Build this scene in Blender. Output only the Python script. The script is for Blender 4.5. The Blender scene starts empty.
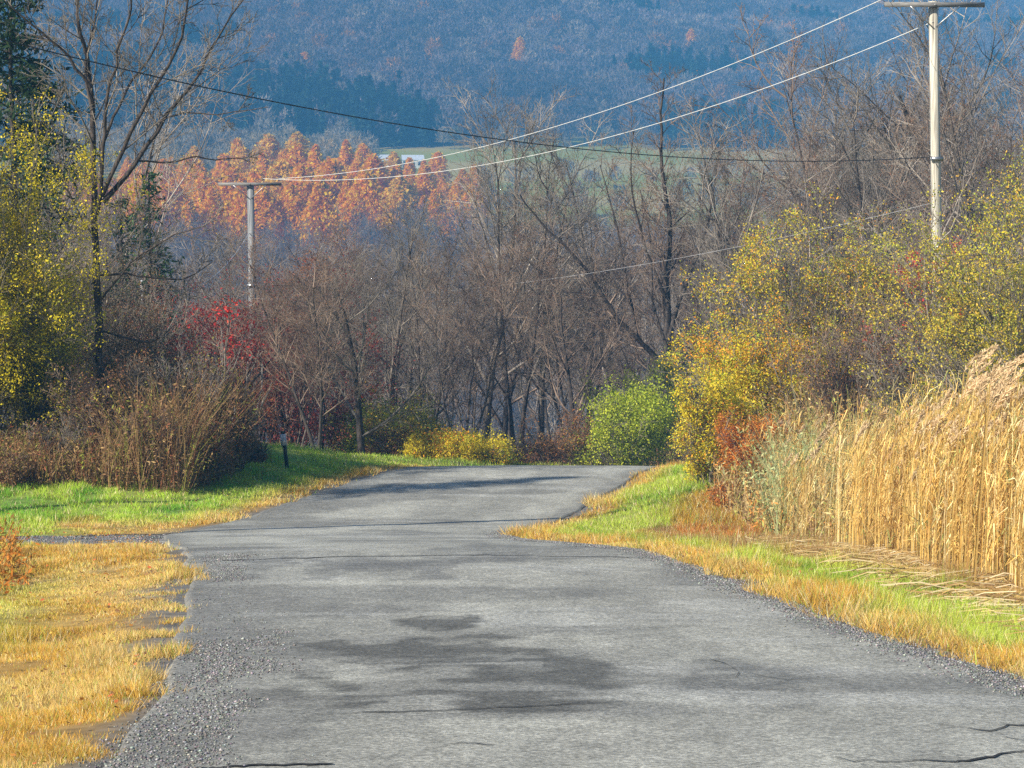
import bpy, math, random
import numpy as np
from mathutils import Vector
R = math.radians
random.seed(7)
RNG = np.random.default_rng(7)
C = bpy.context.scene.collection
F, HZ = 2800.0, 150.0
PITCH = math.atan(234.0 / F)

# ------------------------------------------------------------------ terrain
PD = [-60, 0, 32, 34, 36, 38, 40, 42, 44, 46, 49, 51, 55, 59, 63, 66, 70, 80, 92, 107, 130, 200, 300, 400, 520, 600, 700, 850, 900, 1000, 1200, 1500, 2000, 3000, 5000]
PZ = [2.9, -2.0, -4.62, -4.87, -5.124, -5.374, -5.63, -5.88, -6.12, -6.325, -6.58, -6.72, -6.88, -7.0, -7.15, -7.5, -8.15, -9.6, -11.0, -12.2, -15, -26, -34, -34, -26, -18, -13.5, -8, -6, 0, 24, 70, 150, 300, 520]
LD = [-60, 0, 14, 18, 25, 32, 39, 45, 50, 55, 59, 63, 68, 72, 76, 80, 84, 88, 92]
LX = [4, -1.5, -2.1, -2.2, -2.9, -3.7, -4.9, -5.6, -4.9, -4.2, -3.3, -2.4, -.9, 1.2, 4.5, 9, 15, 24, 36]
RD = [-60, 0, 14.4, 18, 24, 31, 36, 41, 45, 49.5, 55, 59, 63, 66, 70, 73, 76, 79, 82, 85, 88, 92]
RX = [11, 5, 3.9, 3.3, 2.5, 1.75, 1.1, .3, -.1, .7, 1.7, 2.5, 3.1, 4.1, 6.5, 10, 15, 22, 32, 42, 48, 55]

def hsh(ix, iy, s):
    n = (ix.astype(np.int64) * 374761393 + iy.astype(np.int64) * 668265263 + s * 1442695041) & 0x7fffffff
    n = ((n ^ (n >> 13)) * 1274126177) & 0x7fffffff
    n = ((n ^ (n >> 16)) * 668265263) & 0x7fffffff
    return (n & 0xffffff) / float(0xffffff)

def vn(x, y, s=0):
    x = np.asarray(x, float); y = np.asarray(y, float)
    ix = np.floor(x); iy = np.floor(y); fx = x - ix; fy = y - iy
    fx = fx * fx * (3 - 2 * fx); fy = fy * fy * (3 - 2 * fy)
    ix = ix.astype(np.int64); iy = iy.astype(np.int64)
    a = hsh(ix, iy, s); b = hsh(ix + 1, iy, s); c = hsh(ix, iy + 1, s); d = hsh(ix + 1, iy + 1, s)
    return (a * (1 - fx) + b * fx) * (1 - fy) + (c * (1 - fx) + d * fx) * fy

def fbm(x, y, s=0, o=4):
    t = 0; a = .5; k = 1.0
    for i in range(o):
        t = t + a * vn(np.asarray(x) * k + 17.3 * i, np.asarray(y) * k - 9.1 * i, s + i); a *= .5; k *= 2.03
    return t / (1 - .5 ** o)

def sstep(a, b, x):
    t = np.clip((np.asarray(x, float) - a) / (b - a), 0, 1); return t * t * (3 - 2 * t)

def prof(d):
    d = np.asarray(d, float)
    k = np.where(d < 110, 1.4, np.where(d < 320, 5, 25.))
    return sum(np.interp(d + o * k, PD, PZ) for o in (-1, -.5, 0, .5, 1)) / 5
def ledge(d): return sum(np.interp(np.asarray(d, float) + o, LD, LX) for o in (-1, 0, 1)) / 3 + .12 * (vn(np.asarray(d) * .9, 0, 3) - .5)
def redge(d): return sum(np.interp(np.asarray(d, float) + o, RD, RX) for o in (-1, 0, 1)) / 3 + .12 * (vn(np.asarray(d) * .9, 5, 4) - .5)

def gz(x, y):
    x = np.asarray(x, float); y = np.asarray(y, float)
    z = prof(y)
    L = ledge(np.minimum(y, 92)); Rr = redge(np.minimum(y, 92))
    outl = np.maximum(L - x, 0); outr = np.maximum(x - Rr, 0)
    near = 1 - sstep(60, 140, y)
    z = z + sstep(0, 5, outl) * .55 * sstep(50, 60, y) * near
    z = z + sstep(0, 4, outr) * .75 * sstep(46, 54, y) * near
    z = z - .10 * sstep(.1, 1.2, outl) * (1 - sstep(30, 40, y)) - .12 * sstep(.3, 1.6, outr) * (1 - sstep(40, 47, y))
    bump = (fbm(x * .8, y * .8, 11, 3) - .5) * .12 * (sstep(.1, 1.5, outl) + sstep(.1, 1.5, outr)) * (y < 130)
    z = z + bump
    far = sstep(650, 1500, y)
    z = z + far * (fbm(x / 300., y / 300., 5, 3) - .5) * 46 * sstep(900, 1400, y)
    z = z + sstep(150, 300, y) * (1 - sstep(500, 700, y)) * (fbm(x / 60., y / 60., 8, 2) - .5) * 5
    return z
def gz1(x, y): return float(gz(x, y))

CP, SP = math.cos(PITCH), math.sin(PITCH)
def proj(x, y, z):
    zc = y * CP - z * SP; yc = y * SP + z * CP
    return 512 + F * x / zc, 384 - F * yc / zc
def at(px, py, d):
    u = px - 512; v = 384 - py
    wy = F * CP + v * SP; wz = v * CP - F * SP
    t = d / wy
    return np.array([u * t, d, wz * t])
def xat(px, d): return (px - 512) * d / F

# ------------------------------------------------------------------ helpers
def mesh_np(name, V, faces_n, idx, mat, col=None, parent=None, smooth=False, loc=None):
    """V (n,3); idx flat indices; faces_n vertices per face (int)"""
    V = np.asarray(V, np.float32); idx = np.asarray(idx, np.int32).ravel()
    me = bpy.data.meshes.new(name)
    nf = len(idx) // faces_n
    me.vertices.add(len(V)); me.vertices.foreach_set('co', V.ravel())
    me.loops.add(len(idx)); me.loops.foreach_set('vertex_index', idx)
    me.polygons.add(nf); me.polygons.foreach_set('loop_start', np.arange(nf, dtype=np.int32) * faces_n)
    me.polygons.foreach_set('loop_total', np.full(nf, faces_n, np.int32))
    if smooth: me.polygons.foreach_set('use_smooth', np.ones(nf, bool))
    me.update(calc_edges=True)
    if col is not None:
        a = me.color_attributes.new('Col', 'FLOAT_COLOR', 'POINT')
        c = np.ones((len(V), 4), np.float32); c[:, :3] = col
        a.data.foreach_set('color', c.ravel())
    me.materials.append(mat)
    o = bpy.data.objects.new(name, me); C.objects.link(o)
    if parent is not None: o.parent = parent
    if loc is not None: o.location = loc
    return o

def tag(o, label=None, cat=None, group=None, kind=None):
    if label: o['label'] = label
    if cat: o['category'] = cat
    if group: o['group'] = group
    if kind: o['kind'] = kind
    return o
def empty(name, loc=(0, 0, 0), rz=0.0, s=1.0):
    o = bpy.data.objects.new(name, None); C.objects.link(o)
    o.location = [float(v) for v in loc]; o.rotation_euler = (0, 0, rz)
    o.scale = (s, s, s) if not hasattr(s, '__len__') else s
    o.empty_display_size = .3
    return o
def copy_tree(o, parent=None):
    c = o.copy(); C.objects.link(c)
    if parent is not None: c.parent = parent
    for ch in list(o.children): copy_tree(ch, c)
    return c

def lin(r, g, b):
    f = lambda v: (v / 255.) / 12.92 if v / 255. <= .04045 else ((v / 255. + .055) / 1.055) ** 2.4
    return np.array([f(r), f(g), f(b)])

# ------------------------------------------------------------------ materials
def newmat(name):
    m = bpy.data.materials.new(name); m.use_nodes = True
    nt = m.node_tree; nt.nodes.clear()
    out = nt.nodes.new('ShaderNodeOutputMaterial')
    return m, nt, out
def N(nt, t, **k):
    n = nt.nodes.new(t)
    for a, b in k.items(): setattr(n, a, b)
    return n
def mat_attr(name, rough=.8, transl=0.0, noise=0.0, nscale=20, spec=.2):
    m, nt, out = newmat(name); L = nt.links.new
    at_ = N(nt, 'ShaderNodeVertexColor', layer_name='Col')
    col = at_.outputs['Color']
    if noise:
        tc = N(nt, 'ShaderNodeTexCoord'); nz = N(nt, 'ShaderNodeTexNoise'); nz.inputs['Scale'].default_value = nscale; nz.inputs['Detail'].default_value = 6
        L(tc.outputs['Object'], nz.inputs['Vector'])
        mr = N(nt, 'ShaderNodeMapRange'); mr.inputs[1].default_value = .3; mr.inputs[2].default_value = .7
        mr.inputs[3].default_value = 1 - noise; mr.inputs[4].default_value = 1 + noise
        L(nz.outputs['Fac'], mr.inputs[0])
        mx = N(nt, 'ShaderNodeVectorMath', operation='SCALE'); L(col, mx.inputs[0]); L(mr.outputs[0], mx.inputs['Scale']); col = mx.outputs[0]
    p = N(nt, 'ShaderNodeBsdfPrincipled'); p.inputs['Roughness'].default_value = rough; p.inputs['Specular IOR Level'].default_value = spec
    L(col, p.inputs['Base Color']); sh = p.outputs[0]
    if transl:
        t = N(nt, 'ShaderNodeBsdfTranslucent'); L(col, t.inputs['Color'])
        mi = N(nt, 'ShaderNodeMixShader'); mi.inputs[0].default_value = transl; L(sh, mi.inputs[1]); L(t.outputs[0], mi.inputs[2]); sh = mi.outputs[0]
    L(sh, out.inputs['Surface'])
    return m
def mat_noise(name, c1, c2, scale=8, rough=.8, stretch=(1, 1, 1), bump=.0, spec=.25, metal=0, detail=6, lo=.35, hi=.65):
    m, nt, out = newmat(name); L = nt.links.new
    tc = N(nt, 'ShaderNodeTexCoord'); mp = N(nt, 'ShaderNodeMapping'); mp.inputs['Scale'].default_value = stretch
    L(tc.outputs['Object'], mp.inputs[0])
    nz = N(nt, 'ShaderNodeTexNoise'); nz.inputs['Scale'].default_value = scale; nz.inputs['Detail'].default_value = detail
    L(mp.outputs[0], nz.inputs['Vector'])
    cr = N(nt, 'ShaderNodeValToRGB'); cr.color_ramp.elements[0].position = lo; cr.color_ramp.elements[1].position = hi
    cr.color_ramp.elements[0].color = (*c1, 1); cr.color_ramp.elements[1].color = (*c2, 1)
    L(nz.outputs['Fac'], cr.inputs[0])
    p = N(nt, 'ShaderNodeBsdfPrincipled'); p.inputs['Roughness'].default_value = rough; p.inputs['Specular IOR Level'].default_value = spec
    p.inputs['Metallic'].default_value = metal
    L(cr.outputs[0], p.inputs['Base Color'])
    if bump:
        b = N(nt, 'ShaderNodeBump'); b.inputs['Strength'].default_value = bump; b.inputs['Distance'].default_value = .02
        L(nz.outputs['Fac'], b.inputs['Height']); L(b.outputs[0], p.inputs['Normal'])
    L(p.outputs[0], out.inputs['Surface'])
    return m

M_BARK = mat_noise('bark_grey_brown', (.035, .028, .024), (.20, .165, .135), 6, .9, (3, 3, .6), .4)
M_BARKD = mat_noise('bark_dark', (.022, .018, .016), (.09, .072, .062), 6, .9, (3, 3, .6), .4)
M_TWIG = mat_noise('twig_brown', (.05, .044, .038), (.31, .265, .215), .8, .85)
M_TWIGR = mat_noise('twig_russet', (.065, .048, .042), (.33, .24, .18), .8, .85)
M_TWIGG = mat_noise('twig_grey', (.10, .085, .075), (.44, .38, .32), .8, .85)
M_LEAF = mat_attr('leaf', .55, .35)
M_BLADE = mat_attr('blade', .7, .25)
M_FAR = mat_attr('far_foliage', .9, .4)
M_REED = mat_attr('reed', .6, .3)
M_STONE = mat_attr('stone', .85, 0, .2, 60)
M_GROUND = mat_attr('ground_soil', .95, 0, .35, 5, .1)

# road material: vertex colour x aggregate speckle, bump
def mat_road():
    m, nt, out = newmat('old_asphalt'); L = nt.links.new
    vc = N(nt, 'ShaderNodeVertexColor', layer_name='Col'); tc = N(nt, 'ShaderNodeTexCoord')
    nz = N(nt, 'ShaderNodeTexNoise'); nz.inputs['Scale'].default_value = 28; nz.inputs['Detail'].default_value = 5; nz.inputs['Roughness'].default_value = .75
    vo = N(nt, 'ShaderNodeTexVoronoi'); vo.inputs['Scale'].default_value = 55
    n2 = N(nt, 'ShaderNodeTexNoise'); n2.inputs['Scale'].default_value = 6; n2.inputs['Detail'].default_value = 8; n2.inputs['Roughness'].default_value = .7
    for n in (nz, vo, n2): L(tc.outputs['Object'], n.inputs['Vector'])
    a = N(nt, 'ShaderNodeMapRange'); a.inputs[1].default_value = .3; a.inputs[2].default_value = .7; a.inputs[3].default_value = .5; a.inputs[4].default_value = 1.5; L(nz.outputs['Fac'], a.inputs[0])
    b = N(nt, 'ShaderNodeMapRange'); b.inputs[1].default_value = .3; b.inputs[2].default_value = .7; b.inputs[3].default_value = .8; b.inputs[4].default_value = 1.2; L(n2.outputs['Fac'], b.inputs[0])
    sp = N(nt, 'ShaderNodeSeparateColor'); L(vo.outputs['Color'], sp.inputs[0])
    c = N(nt, 'ShaderNodeMapRange'); c.inputs[3].default_value = .65; c.inputs[4].default_value = 1.35; L(sp.outputs[0], c.inputs[0])
    m1 = N(nt, 'ShaderNodeMath', operation='MULTIPLY'); L(a.outputs[0], m1.inputs[0]); L(b.outputs[0], m1.inputs[1])
    m2 = N(nt, 'ShaderNodeMath', operation='MULTIPLY'); L(m1.outputs[0], m2.inputs[0]); L(c.outputs[0], m2.inputs[1])
    s = N(nt, 'ShaderNodeVectorMath', operation='SCALE'); L(vc.outputs[0], s.inputs[0]); L(m2.outputs[0], s.inputs['Scale'])
    p = N(nt, 'ShaderNodeBsdfPrincipled'); p.inputs['Roughness'].default_value = .8; p.inputs['Specular IOR Level'].default_value = .3
    L(s.outputs[0], p.inputs['Base Color'])
    bp = N(nt, 'ShaderNodeBump'); bp.inputs['Strength'].default_value = .5; bp.inputs['Distance'].default_value = .012
    L(m2.outputs[0], bp.inputs['Height']); L(bp.outputs[0], p.inputs['Normal'])
    L(p.outputs[0], out.inputs['Surface']); return m
M_ROAD = mat_road()
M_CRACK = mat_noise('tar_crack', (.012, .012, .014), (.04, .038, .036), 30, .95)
M_POLE = mat_noise('weathered_pole_wood', (.17, .15, .12), (.58, .54, .45), 5, .85, (5, 5, .18), .5, lo=.3, hi=.55)
M_POLEG = mat_noise('grey_pole_wood', (.09, .095, .10), (.30, .31, .32), 5, .85, (5, 5, .18), .5, lo=.3, hi=.6)
M_ARM = mat_noise('crossarm_wood', (.13, .13, .13), (.26, .25, .24), 8, .85, (.4, 4, 4), .3)
M_METAL = mat_noise('galvanised_metal', (.30, .31, .32), (.45, .46, .48), 12, .4, metal=.8)
M_PORC = mat_noise('porcelain', (.10, .07, .055), (.16, .12, .10), 5, .25, spec=.5)
M_WIREL = mat_noise('bare_aluminium_wire', (.62, .62, .60), (.78, .78, .75), 3, .45)
M_WIRED = mat_noise('black_cable', (.02, .02, .022), (.045, .045, .05), 3, .6)
M_WIREG = mat_noise('grey_service_wire', (.35, .36, .38), (.5, .5, .52), 3, .5)
M_WHITE = mat_noise('white_plate', (.42, .45, .5), (.6, .62, .66), 20, .5)
M_DARKP = mat_noise('dark_green_post', (.02, .03, .022), (.05, .06, .045), 20, .6)
M_BARN = mat_noise('white_barn_wall', (.70, .70, .68), (.82, .82, .80), 2, .7)
M_BARNR = mat_noise('pale_metal_roof', (.62, .66, .70), (.80, .82, .85), 2, .5)
M_GLASS = mat_noise('dark_window', (.03, .035, .05), (.07, .08, .10), 2, .2, spec=.6)

# ------------------------------------------------------------------ ground
def graded(segs):
    out = [segs[0][0]]
    for a, b, s0, s1 in segs:
        x = a; 
        while x < b - 1e-6:
            t = (x - a) / (b - a); s = s0 * (s1 / s0) ** t
            x = min(b, x + s); out.append(x)
    return np.array(sorted(set(np.round(out, 4))))
ys = graded([(-60, 10, 2, .35), (10, 95, .28, .35), (95, 300, .6, 6), (300, 1000, 6, 12), (1000, 2000, 12, 30), (2000, 5000, 30, 200)])
xp = graded([(0, 12, .3, .35), (12, 60, .5, 3), (60, 400, 3, 16), (400, 3000, 16, 250)])
xs = np.concatenate([-xp[::-1][:-1], xp])
X, Y = np.meshgrid(xs, ys)
Lx = ledge(np.minimum(Y, 92)); Rx = redge(np.minimum(Y, 92))
onroad = (X > Lx) & (X < Rx) & (Y < 92)
Z = gz(X, Y) - .06 * (sstep(.0, .25, X - Lx) * sstep(.0, .25, Rx - X)) * (Y < 92)

GOLD = np.array([.60, .35, .06]); GOLD2 = np.array([.68, .46, .14]); GREEN = np.array([.17, .40, .025]); LGREEN = np.array([.40, .56, .05])
ORANGE = np.array([.50, .19, .03]); STRAW = np.array([.56, .42, .20]); DIRT = np.array([.13, .10, .075]); GRAV = np.array([.17, .165, .16]); DKGR = np.array([.07, .14, .025])
def mixc(a, b, t): return a + (b - a) * np.asarray(t)[..., None]

def driveway(x, y):
    """mask of the gravel turn-off on the left"""
    e = ledge(np.minimum(y, 92))
    w = 2.6 + 1.3 * sstep(-8.5, -5.2, x)
    c = 41.8 - .10 * (x + 5) 
    return (x < e + .3) * (1 - sstep(w * .75, w * 1.1, np.abs(y - c) + (fbm(x * 1.5, y * 1.5, 44, 2) - .5) * 1.2)) * sstep(-24, -15, x)
def gcol(x, y):
    """grass/ground-cover colour by place"""
    L = ledge(np.minimum(y, 92)); Rr = redge(np.minimum(y, 92))
    ol = L - x; orr = x - Rr
    n1 = fbm(x * .55, y * .3, 21, 3); n2 = fbm(x * 1.7, y * .8, 31, 3)
    c = np.broadcast_to(GOLD, x.shape + (3,)).copy()
    c = mixc(c, GOLD2, sstep(.4, .65, n2))
    # left, near
    leftm = ol > 0
    g = sstep(.45, .62, n1 + .10 * (fbm(x * 3, y * 2, 23, 3) - .5) + .03 * np.minimum(ol, 4)) * sstep(.8, 2.6, ol) * .9
    g = np.maximum(g, sstep(48.8, 50.3, y + (n2 - .5) * 2) * sstep(.3, 1.2, ol) * (1 - sstep(62, 75, y) * .3))
    cl = mixc(c, mixc(np.broadcast_to(GREEN, c.shape), LGREEN, sstep(.35, .6, n2)), g)
    og = sstep(.45, .6, fbm(x * .8 + 9, y * .4, 51, 2)) * sstep(2.4, 3.6, ol) * (y < 38)
    cl = mixc(cl, ORANGE, og * .8)
    # right
    gr = sstep(.5, 1.0, orr + (n2 - .5) * 1.8 + (fbm(x * 5, y * 4, 24, 2) - .5) * .9) * (1 - sstep(1.6, 2.6, orr + (n1 - .5)))
    gr = np.where(y > 46, sstep(.4, .9, orr + (n2 - .5) * .8), gr)
    cr = mixc(c, mixc(np.broadcast_to(GREEN, c.shape), LGREEN, sstep(.3, .6, n2)), gr * .85)
    br = sstep(1.9, 2.6, orr + (n1 - .5)) * (y < 47)
    cr = mixc(cr, np.array([.34, .20, .07]), br)
    orp = sstep(.46, .58, fbm(x * .6 + 3, y * .4 + 7, 61, 2)) * sstep(1.6, 2.6, orr) * (y > 44)
    cr = mixc(cr, ORANGE, orp * .75)
    return np.where(leftm[..., None], cl, cr)
ng = fbm(X * .7, Y * .7, 71, 3)
near = gcol(X, Y) * .42 + DIRT * .45
col = near
col = mixc(col, GRAV, driveway(X, Y))
edge_d = np.maximum(np.maximum(Lx - X, X - Rx), 0)
col = mixc(col, GRAV * .85, (1 - sstep(.05, .55, edge_d + (ng - .5) * .5)) * (Y < 92))
wood = np.array([.13, .085, .055])
col = mixc(col, wood, sstep(66, 84, Y + (ng - .5) * 8))
px_, py_ = proj(X, np.maximum(Y, 1), Z)
fieldn = fbm(X / 40., Y / 60., 81, 3)
field = mixc(np.broadcast_to(np.array([.36, .36, .05]), X.shape + (3,)), np.array([.52, .40, .12]), sstep(.4, .62, fieldn))
col = mixc(col, field, sstep(590, 640, Y) * (1 - sstep(1000, 1040, Y + (fieldn - .5) * 120)))
hill = mixc(np.broadcast_to(np.array([.12, .085, .06]), X.shape + (3,)), np.array([.22, .17, .10]), sstep(.5, .7, fbm(X / 90., Y / 90., 91, 3)))
col = mixc(col, hill, sstep(1000, 1040, Y + (fieldn - .5) * 120))
nx, ny = len(xs), len(ys)
V = np.stack([X, Y, Z], -1).reshape(-1, 3)
I = np.arange(nx * ny).reshape(ny, nx)
idx = np.stack([I[:-1, :-1], I[:-1, 1:], I[1:, 1:], I[1:, :-1]], -1).reshape(-1)
tag(mesh_np('ground', V, 4, idx, M_GROUND, col.reshape(-1, 3), smooth=True), kind='structure')

# ------------------------------------------------------------------ road
rys = graded([(-50, 8, 1, .2), (8, 34, .07, .09), (34, 91, .1, .25)])
nc = 110
t = np.linspace(0, 1, nc)
YY = np.repeat(rys[:, None], nc, 1); LL = ledge(rys)[:, None]; RR = redge(rys)[:, None]
XX = LL - .06 + (RR - LL + .12) * t[None]
crown = .03 * (1 - (2 * t[None] - 1) ** 2)
ZZ = prof(YY) + .02 + crown - .06 * ((np.abs(2 * t[None] - 1)) > .985)
ZZ += (fbm(XX * .6, YY * .35, 101, 3) - .5) * .05 * (1 - np.abs(2 * t[None] - 1) ** 4)
PX, PY = proj(XX, np.maximum(YY, 3), ZZ)
base = mixc(np.broadcast_to(np.array([.32, .315, .28]), XX.shape + (3,)), np.array([.43, .425, .375]), sstep(.35, .7, fbm(XX * .9, YY * .35, 111, 4)))
# streaks running along and across
base = mixc(base, np.array([.16, .158, .15]), .6 * sstep(.50, .70, fbm(XX * .5, YY * .55, 121, 4)))
base = mixc(base, np.array([.46, .46, .43]), .45 * sstep(.56, .72, fbm(XX * .45 + 5, YY * 1.3, 131, 4)))
tt = (XX - LL) / (RR - LL)
for c_, w_ in ((.27, .07), (.47, .06), (.60, .06), (.82, .07)):
    base *= (1 + .13 * np.exp(-((tt - c_) / w_) ** 2) * (.4 + 1.2 * fbm(XX * .7, YY * .12, 191, 3)))[..., None]
base *= .80 * (.86 + .28 * fbm(XX * 4.5, YY * 4.5, 193, 4))[..., None]
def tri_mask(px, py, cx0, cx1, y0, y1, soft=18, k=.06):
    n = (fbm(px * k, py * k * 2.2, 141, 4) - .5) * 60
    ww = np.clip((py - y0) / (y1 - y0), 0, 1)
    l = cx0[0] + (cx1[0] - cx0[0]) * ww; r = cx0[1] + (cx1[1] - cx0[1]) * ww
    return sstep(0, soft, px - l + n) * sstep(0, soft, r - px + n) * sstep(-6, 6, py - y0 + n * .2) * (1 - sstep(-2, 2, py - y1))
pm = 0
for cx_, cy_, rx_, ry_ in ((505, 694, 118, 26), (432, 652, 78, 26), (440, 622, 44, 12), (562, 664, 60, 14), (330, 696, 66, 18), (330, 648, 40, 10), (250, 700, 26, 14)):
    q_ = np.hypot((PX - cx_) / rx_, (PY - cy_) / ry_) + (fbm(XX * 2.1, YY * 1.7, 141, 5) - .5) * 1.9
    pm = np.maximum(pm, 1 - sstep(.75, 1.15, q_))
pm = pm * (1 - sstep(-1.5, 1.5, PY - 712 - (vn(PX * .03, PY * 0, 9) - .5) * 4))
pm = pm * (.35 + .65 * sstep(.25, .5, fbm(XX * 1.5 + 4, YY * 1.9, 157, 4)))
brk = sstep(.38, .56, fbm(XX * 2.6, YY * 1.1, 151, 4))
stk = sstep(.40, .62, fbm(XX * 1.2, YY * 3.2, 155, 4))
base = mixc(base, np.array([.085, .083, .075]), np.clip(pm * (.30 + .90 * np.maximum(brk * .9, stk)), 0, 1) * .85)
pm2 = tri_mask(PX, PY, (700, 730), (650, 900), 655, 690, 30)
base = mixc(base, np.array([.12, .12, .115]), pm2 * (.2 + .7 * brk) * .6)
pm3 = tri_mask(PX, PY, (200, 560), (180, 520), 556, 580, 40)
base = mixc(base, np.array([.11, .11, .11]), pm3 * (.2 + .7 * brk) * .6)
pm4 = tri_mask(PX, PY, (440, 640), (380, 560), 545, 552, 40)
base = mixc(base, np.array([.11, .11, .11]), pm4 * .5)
# dark loose verge
ed = np.minimum(XX - LL, RR - XX)
base = mixc(base, np.array([.15, .148, .14]), .6 * (1 - sstep(.0, .5, ed + (fbm(XX * 2, YY * 1.2, 161, 3) - .5) * .9)))
gm = (1 - sstep(.3, 1.0, XX - LL + (fbm(XX * 1.3, YY * .9, 171, 3) - .5) * 1.4)) * (1 - sstep(24, 30, YY))
base = mixc(base, np.array([.19, .185, .17]), gm * .7)
# fine dark pits, pale grit
base *= (1 + .25 * (fbm(XX * 9, YY * 5, 181, 2) - .5))[..., None]
I = np.arange(XX.size).reshape(XX.shape)
idx = np.stack([I[:-1, :-1], I[:-1, 1:], I[1:, 1:], I[1:, :-1]], -1).reshape(-1)
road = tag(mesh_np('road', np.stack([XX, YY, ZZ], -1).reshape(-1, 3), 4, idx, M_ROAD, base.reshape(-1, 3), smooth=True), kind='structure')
def roadz(x, y):
    L = ledge(y); Rr = redge(y); t_ = (x - L + .06) / (Rr - L + .12)
    return prof(y) + .02 + .03 * (1 - (2 * t_ - 1) ** 2) + (fbm(x * .6, y * .35, 101, 3) - .5) * .05 * (1 - np.abs(2 * t_ - 1) ** 4)
def d_of(py):   # depth where the road surface meets a picture row
    ds = np.linspace(12, 34, 900); _, pp = proj(0, ds, prof(ds) + .035)
    return float(np.interp(-py, -pp, ds))
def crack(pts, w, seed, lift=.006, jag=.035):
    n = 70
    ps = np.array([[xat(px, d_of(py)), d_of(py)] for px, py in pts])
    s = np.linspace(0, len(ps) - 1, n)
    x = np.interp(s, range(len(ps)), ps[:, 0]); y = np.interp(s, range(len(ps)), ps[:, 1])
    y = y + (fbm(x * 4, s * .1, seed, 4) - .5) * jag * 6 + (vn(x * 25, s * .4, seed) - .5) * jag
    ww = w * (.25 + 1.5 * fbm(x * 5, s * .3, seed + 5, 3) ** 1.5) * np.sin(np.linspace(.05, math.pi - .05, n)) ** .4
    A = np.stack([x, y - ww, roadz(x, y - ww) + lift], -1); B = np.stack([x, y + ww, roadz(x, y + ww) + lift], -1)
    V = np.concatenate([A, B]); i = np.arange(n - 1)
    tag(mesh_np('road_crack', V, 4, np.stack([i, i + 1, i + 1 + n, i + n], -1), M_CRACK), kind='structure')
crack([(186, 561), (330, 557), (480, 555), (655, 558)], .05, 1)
crack([(298, 714), (420, 713), (520, 711), (614, 707)], .014, 2)
crack([(970, 729), (1000, 731), (1030, 722), (1060, 724)], .024, 3, jag=.06)
crack([(1000, 730), (1012, 738), (1040, 744)], .012, 13, jag=.05)
crack([(930, 735), (950, 731), (974, 729)], .008, 14, jag=.05)
crack([(880, 767), (960, 763), (1000, 760), (1040, 752)], .026, 4, jag=.06)
crack([(840, 764), (860, 768), (884, 766)], .012, 15, jag=.05)
crack([(560, 662), (600, 668), (650, 664)], .008, 16, jag=.04)
crack([(742, 674), (790, 680), (850, 677)], .009, 17, jag=.05)
crack([(262, 640), (272, 660), (270, 682)], .012, 18, jag=.03)
crack([(430, 751), (460, 746), (492, 748)], .02, 5)
crack([(712, 659), (728, 664), (742, 674), (738, 680)], .03, 6, jag=.02)
crack([(190, 767), (260, 764), (330, 767)], .03, 7)
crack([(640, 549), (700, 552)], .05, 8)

# ------------------------------------------------------------------ blades (grass)
def blades(x, y, h, w, lean, colr, tipc=1.15, zoff=0, seg2=False):
    n = len(x); z = gz(x, y) - .01 + zoff
    a = RNG.uniform(0, 2 * math.pi, n); la = RNG.uniform(0, 2 * math.pi, n)
    dx, dy = np.cos(a) * w / 2, np.sin(a) * w / 2 * .5
    b0 = np.stack([x - dx, y - dy, z], -1); b1 = np.stack([x + dx, y + dy, z], -1)
    l = lean * h
    if not seg2:
        tp = np.stack([x + np.cos(la) * l, y + np.sin(la) * l, z + np.sqrt(np.maximum(h * h - l * l, .0001))], -1)
        V = np.stack([b0, b1, tp], 1).reshape(-1, 3)
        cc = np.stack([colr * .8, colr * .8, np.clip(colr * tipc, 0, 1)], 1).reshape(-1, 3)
        return V, np.arange(3 * n), cc
def grass_field(name, pts, hfun, wfun, colf, lean=(.25, .97)):
    x, y = pts
    n = len(x)
    c = colf(x, y); q = RNG.uniform(0, 1, (n, 1))
    c = np.where(q < .10, np.array([[.78, .64, .36]]), np.where(q < .17, np.array([[.30, .17, .06]]), np.where(q < .26, np.array([[.34, .46, .06]]), c)))
    c = c * RNG.uniform(.6, 1.4, (n, 1)) * (.72 + .56 * fbm(x * 3.1, y * 2.2, 19, 3))[:, None] * RNG.uniform(.93, 1.07, (n, 3))
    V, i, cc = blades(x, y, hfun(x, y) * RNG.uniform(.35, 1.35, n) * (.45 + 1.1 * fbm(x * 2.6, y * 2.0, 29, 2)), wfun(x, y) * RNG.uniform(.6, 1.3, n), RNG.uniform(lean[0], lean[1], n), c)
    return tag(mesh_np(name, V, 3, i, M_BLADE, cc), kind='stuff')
def scatter(n, x0, x1, y0, y1): return RNG.uniform(x0, x1, n), RNG.uniform(y0, y1, n)
def keep(p, m): return p[0][m], p[1][m]

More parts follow.
